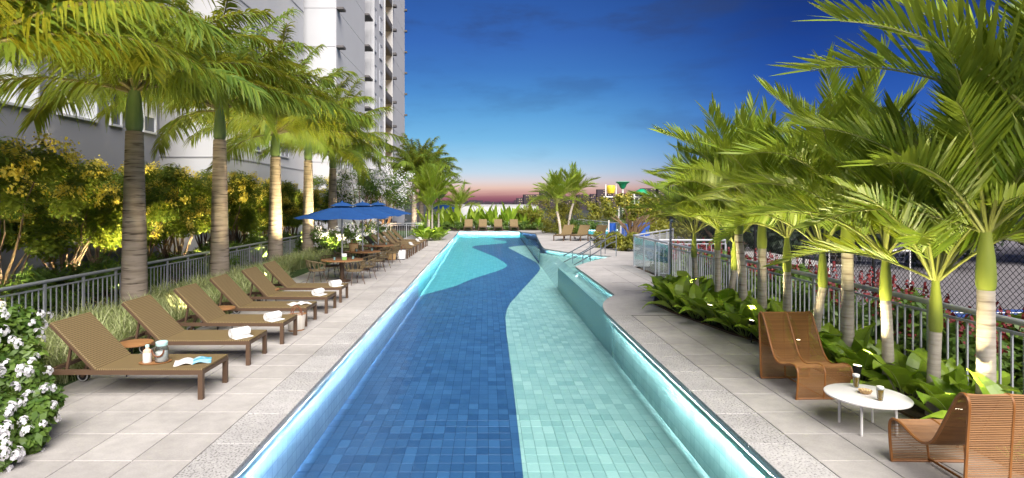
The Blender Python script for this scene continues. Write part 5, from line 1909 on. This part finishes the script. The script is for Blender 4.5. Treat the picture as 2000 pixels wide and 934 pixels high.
b = MB(); b.lathe([(.03, 0), (.052, .012), (.066, .04), (.061, .04), (.045, .016), (.01, .012)], 18, cap=False); b.build('bowl', M['tan_bag'], g, smooth=True)
b = MB(); rn = random.Random(4)
for k in range(26):
    a, r_ = rn.uniform(0, 6.28), .048 * sqrt(rn.random())
    b.lathe([(.002, -.008), (.009, -.004), (.010, .003), (.003, .009)], 6, (r_ * cos(a), r_ * sin(a), .034 + rn.uniform(0, .01)))
tag(b.build('nuts', mat('nuts', (.66, .48, .26), rough=.6), g, smooth=True), kind='stuff')

# ---- handrails going down into the beach
for i, (dx_, dy_) in enumerate(((0, 0), (-.25, 1.15))):
    t = thing('pool_handrail', ('stainless double handrail sloping into the pool beach, plaza side', 'stainless double handrail sloping into the pool beach, far side')[i], 'handrail', (dx_, dy_, 0))
    A_, B_ = V((5.75, 25.4, .95)), V((3.55, 23.3, .12))
    for k, dz in enumerate((0, -.28)):
        a_, b2 = A_ + V((0, 0, dz)), B_ + V((0, 0, dz))
        pts = [a_ + V((0, 0, 0)), a_.lerp(b2, .15) + V((0, 0, .06)), a_.lerp(b2, .5), b2]
        b = MB(); b.tube(pts, .024, 8); b.build('rail', M['chrome'], t, smooth=True)
    for f_ in (.0, .38, .8):
        q = A_.lerp(B_, f_)
        b = MB(); b.tube([(q.x, q.y, -.26 if f_ > .1 else .0), (q.x, q.y, q.z + .02)], .022, 8); b.build('post', M['chrome'], t, smooth=True)
# slim shower pole by the end of the bed
t = thing('shower_pole', 'slim steel shower pole standing at the end of the palm bed', 'shower', (4.72, 14.7, 0))
b = MB(); b.tube([(0, 0, 0), (0, 0, 1.95)], .03, 10); b.build('pole', M['chrome'], t, smooth=True)
b = MB(); b.tube([(0, 0, 1.9), (0, -.12, 1.96), (0, -.22, 1.93)], .014, 6); b.lathe([(.06, 1.89), (.07, 1.9), (.02, 1.93)], 12, (0, -.22, 0)); b.build('shower_head', M['chrome'], t, smooth=True)
b = MB(); b.lathe([(.07, 0), (.07, .015), (.03, .03)], 14); b.build('base_plate', M['chrome'], t)

# ---- splash play area
GR = mat('play_green', (.01, .30, .14), rough=.35)
YE = mat('play_yellow', (.75, .55, .04), rough=.4)
BL_ = mat('play_blue', (.02, .09, .42), (.03, .12, .5), rough=.4, nscale=2)
t = thing('splash_tower', 'white pipe water play tower with yellow bucket and green funnel', 'play structure', (0, 50, 0))
b = MB()
b.tube([(10.2, 0, 2.85), (14.9, 0, 2.85)], .07, 8); b.build('cross_pipe', M['white'], t, smooth=True)
for x, z in ((11.55, 3.15), (11.9, 3.7), (12.9, 3.1), (13.3, 3.0), (14.15, 3.15), (14.75, 3.1)):
    b = MB(); b.tube([(x, .05, 0), (x, .05, z)], .075, 8); b.build('upright', M['white'], t, smooth=True)
for x in (10.4, 11.3):
    b = MB(); b.tube([(x, -.02, 2.85), (x, -.02, 3.95)], .05, 8); b.build('bucket_post', M['white'], t)
b = MB(); b.lathe([(.1, -.45), (.3, -.35), (.38, 0), (.36, .25), (.3, .32)], 14, (10.85, 0, 3.55)); b.build('bucket', YE, t, smooth=True)
b = MB(); b.lathe([(.12, 3.55), (.25, 3.7), (.35, 3.95), (.62, 4.15), (.6, 4.18)], 16, (11.9, 0.05, 0)); b.build('funnel', GR, t, smooth=True)
b = MB(); b.lathe([(.62, 3.12), (.5, 3.35), (.28, 3.5), (.03, 3.56)], 14, (13.55, .05, 0)); b.build('dome', GR, t, smooth=True)
for i, (x, Y, w_, h_, m_) in enumerate(((8.7, 39.5, .5, .95, BL_), (9.9, 40.2, .9, .9, BL_), (11.0, 40.4, 1.2, .95, BL_), (12.6, 40.6, 1.0, .8, YE))):
    t = thing('play_panel', ('tall narrow blue play panel', 'blue curved play panel behind the plumeria trunk', 'wide blue play panel', 'yellow play panel')[i] + ' of the splash area', 'play panel', (x, Y, 0))
    b = MB()
    n = 10
    for k in range(n):
        a0, a1 = -.9 + 1.8 * k / n, -.9 + 1.8 * (k + 1) / n
        r_ = w_ / 1.6
        for ro_ in (r_, r_ - .06):
            b.face([(ro_ * sin(a0), -ro_ * cos(a0) + r_, 0), (ro_ * sin(a1), -ro_ * cos(a1) + r_, 0), (ro_ * sin(a1), -ro_ * cos(a1) + r_, h_), (ro_ * sin(a0), -ro_ * cos(a0) + r_, h_)])
        b.face([(r_ * sin(a0), -r_ * cos(a0) + r_, h_), (r_ * sin(a1), -r_ * cos(a1) + r_, h_), ((r_ - .06) * sin(a1), -(r_ - .06) * cos(a1) + r_, h_), ((r_ - .06) * sin(a0), -(r_ - .06) * cos(a0) + r_, h_)])
    b.build('curved_plate', m_, t)
    b = MB(); b.tube([(-r_ * sin(.9), -r_ * cos(.9) + r_, 0), (-r_ * sin(.9), -r_ * cos(.9) + r_, h_ + .2)], .05, 8); b.build('edge_post', M['white'], t)
t = thing('splash_basin', 'low splash basin with lit cyan rim beyond the handrails', 'basin', (8.3, 42.3, 0))
b = MB(); b.lathe([(1.35, 0), (1.35, .42), (1.2, .42), (1.2, .2), (.1, .2)], 28); b.build('basin_wall', M['t_turq'], t, smooth=30)
b = MB(); b.lathe([(1.19, .36), (1.19, .362)], 28); b.build('basin_water', M['water'], t)
ring = MB()
for k in range(40):
    a0, a1 = 2 * pi * k / 40, 2 * pi * (k + .7) / 40
    ring.face([(1.36 * cos(a0), 1.36 * sin(a0), .33), (1.36 * cos(a1), 1.36 * sin(a1), .33), (1.36 * cos(a1), 1.36 * sin(a1), .40), (1.36 * cos(a0), 1.36 * sin(a0), .40)])
ring.build('rim_light', emit('rim_light', (.6, .95, 1), 1.4), t)

# planters with foliage on the tower balconies
PLF = [cloud(1500 + k, [((0, 0, .35), .42), ((.0, .6, .3), .35), ((0, -.7, .3), .35)], 380, .3, .09, .3, .2).mesh('balcony_plant', M[('leaf_g', 'leaf_lime', 'leaf_g')[k]]) for k in range(3)]
for s_ in range(2, 13):
    o = put('balcony_plant', PLF[s_ % 3], None, (-10.5, 58.2, 0.55 + s_ * ST - .6 + .75))
    tag(o, 'leafy plants on the planted tower balcony, storey %s above the garden' % ORD[s_ - 2], 'plant', 'plants on the tower balconies')
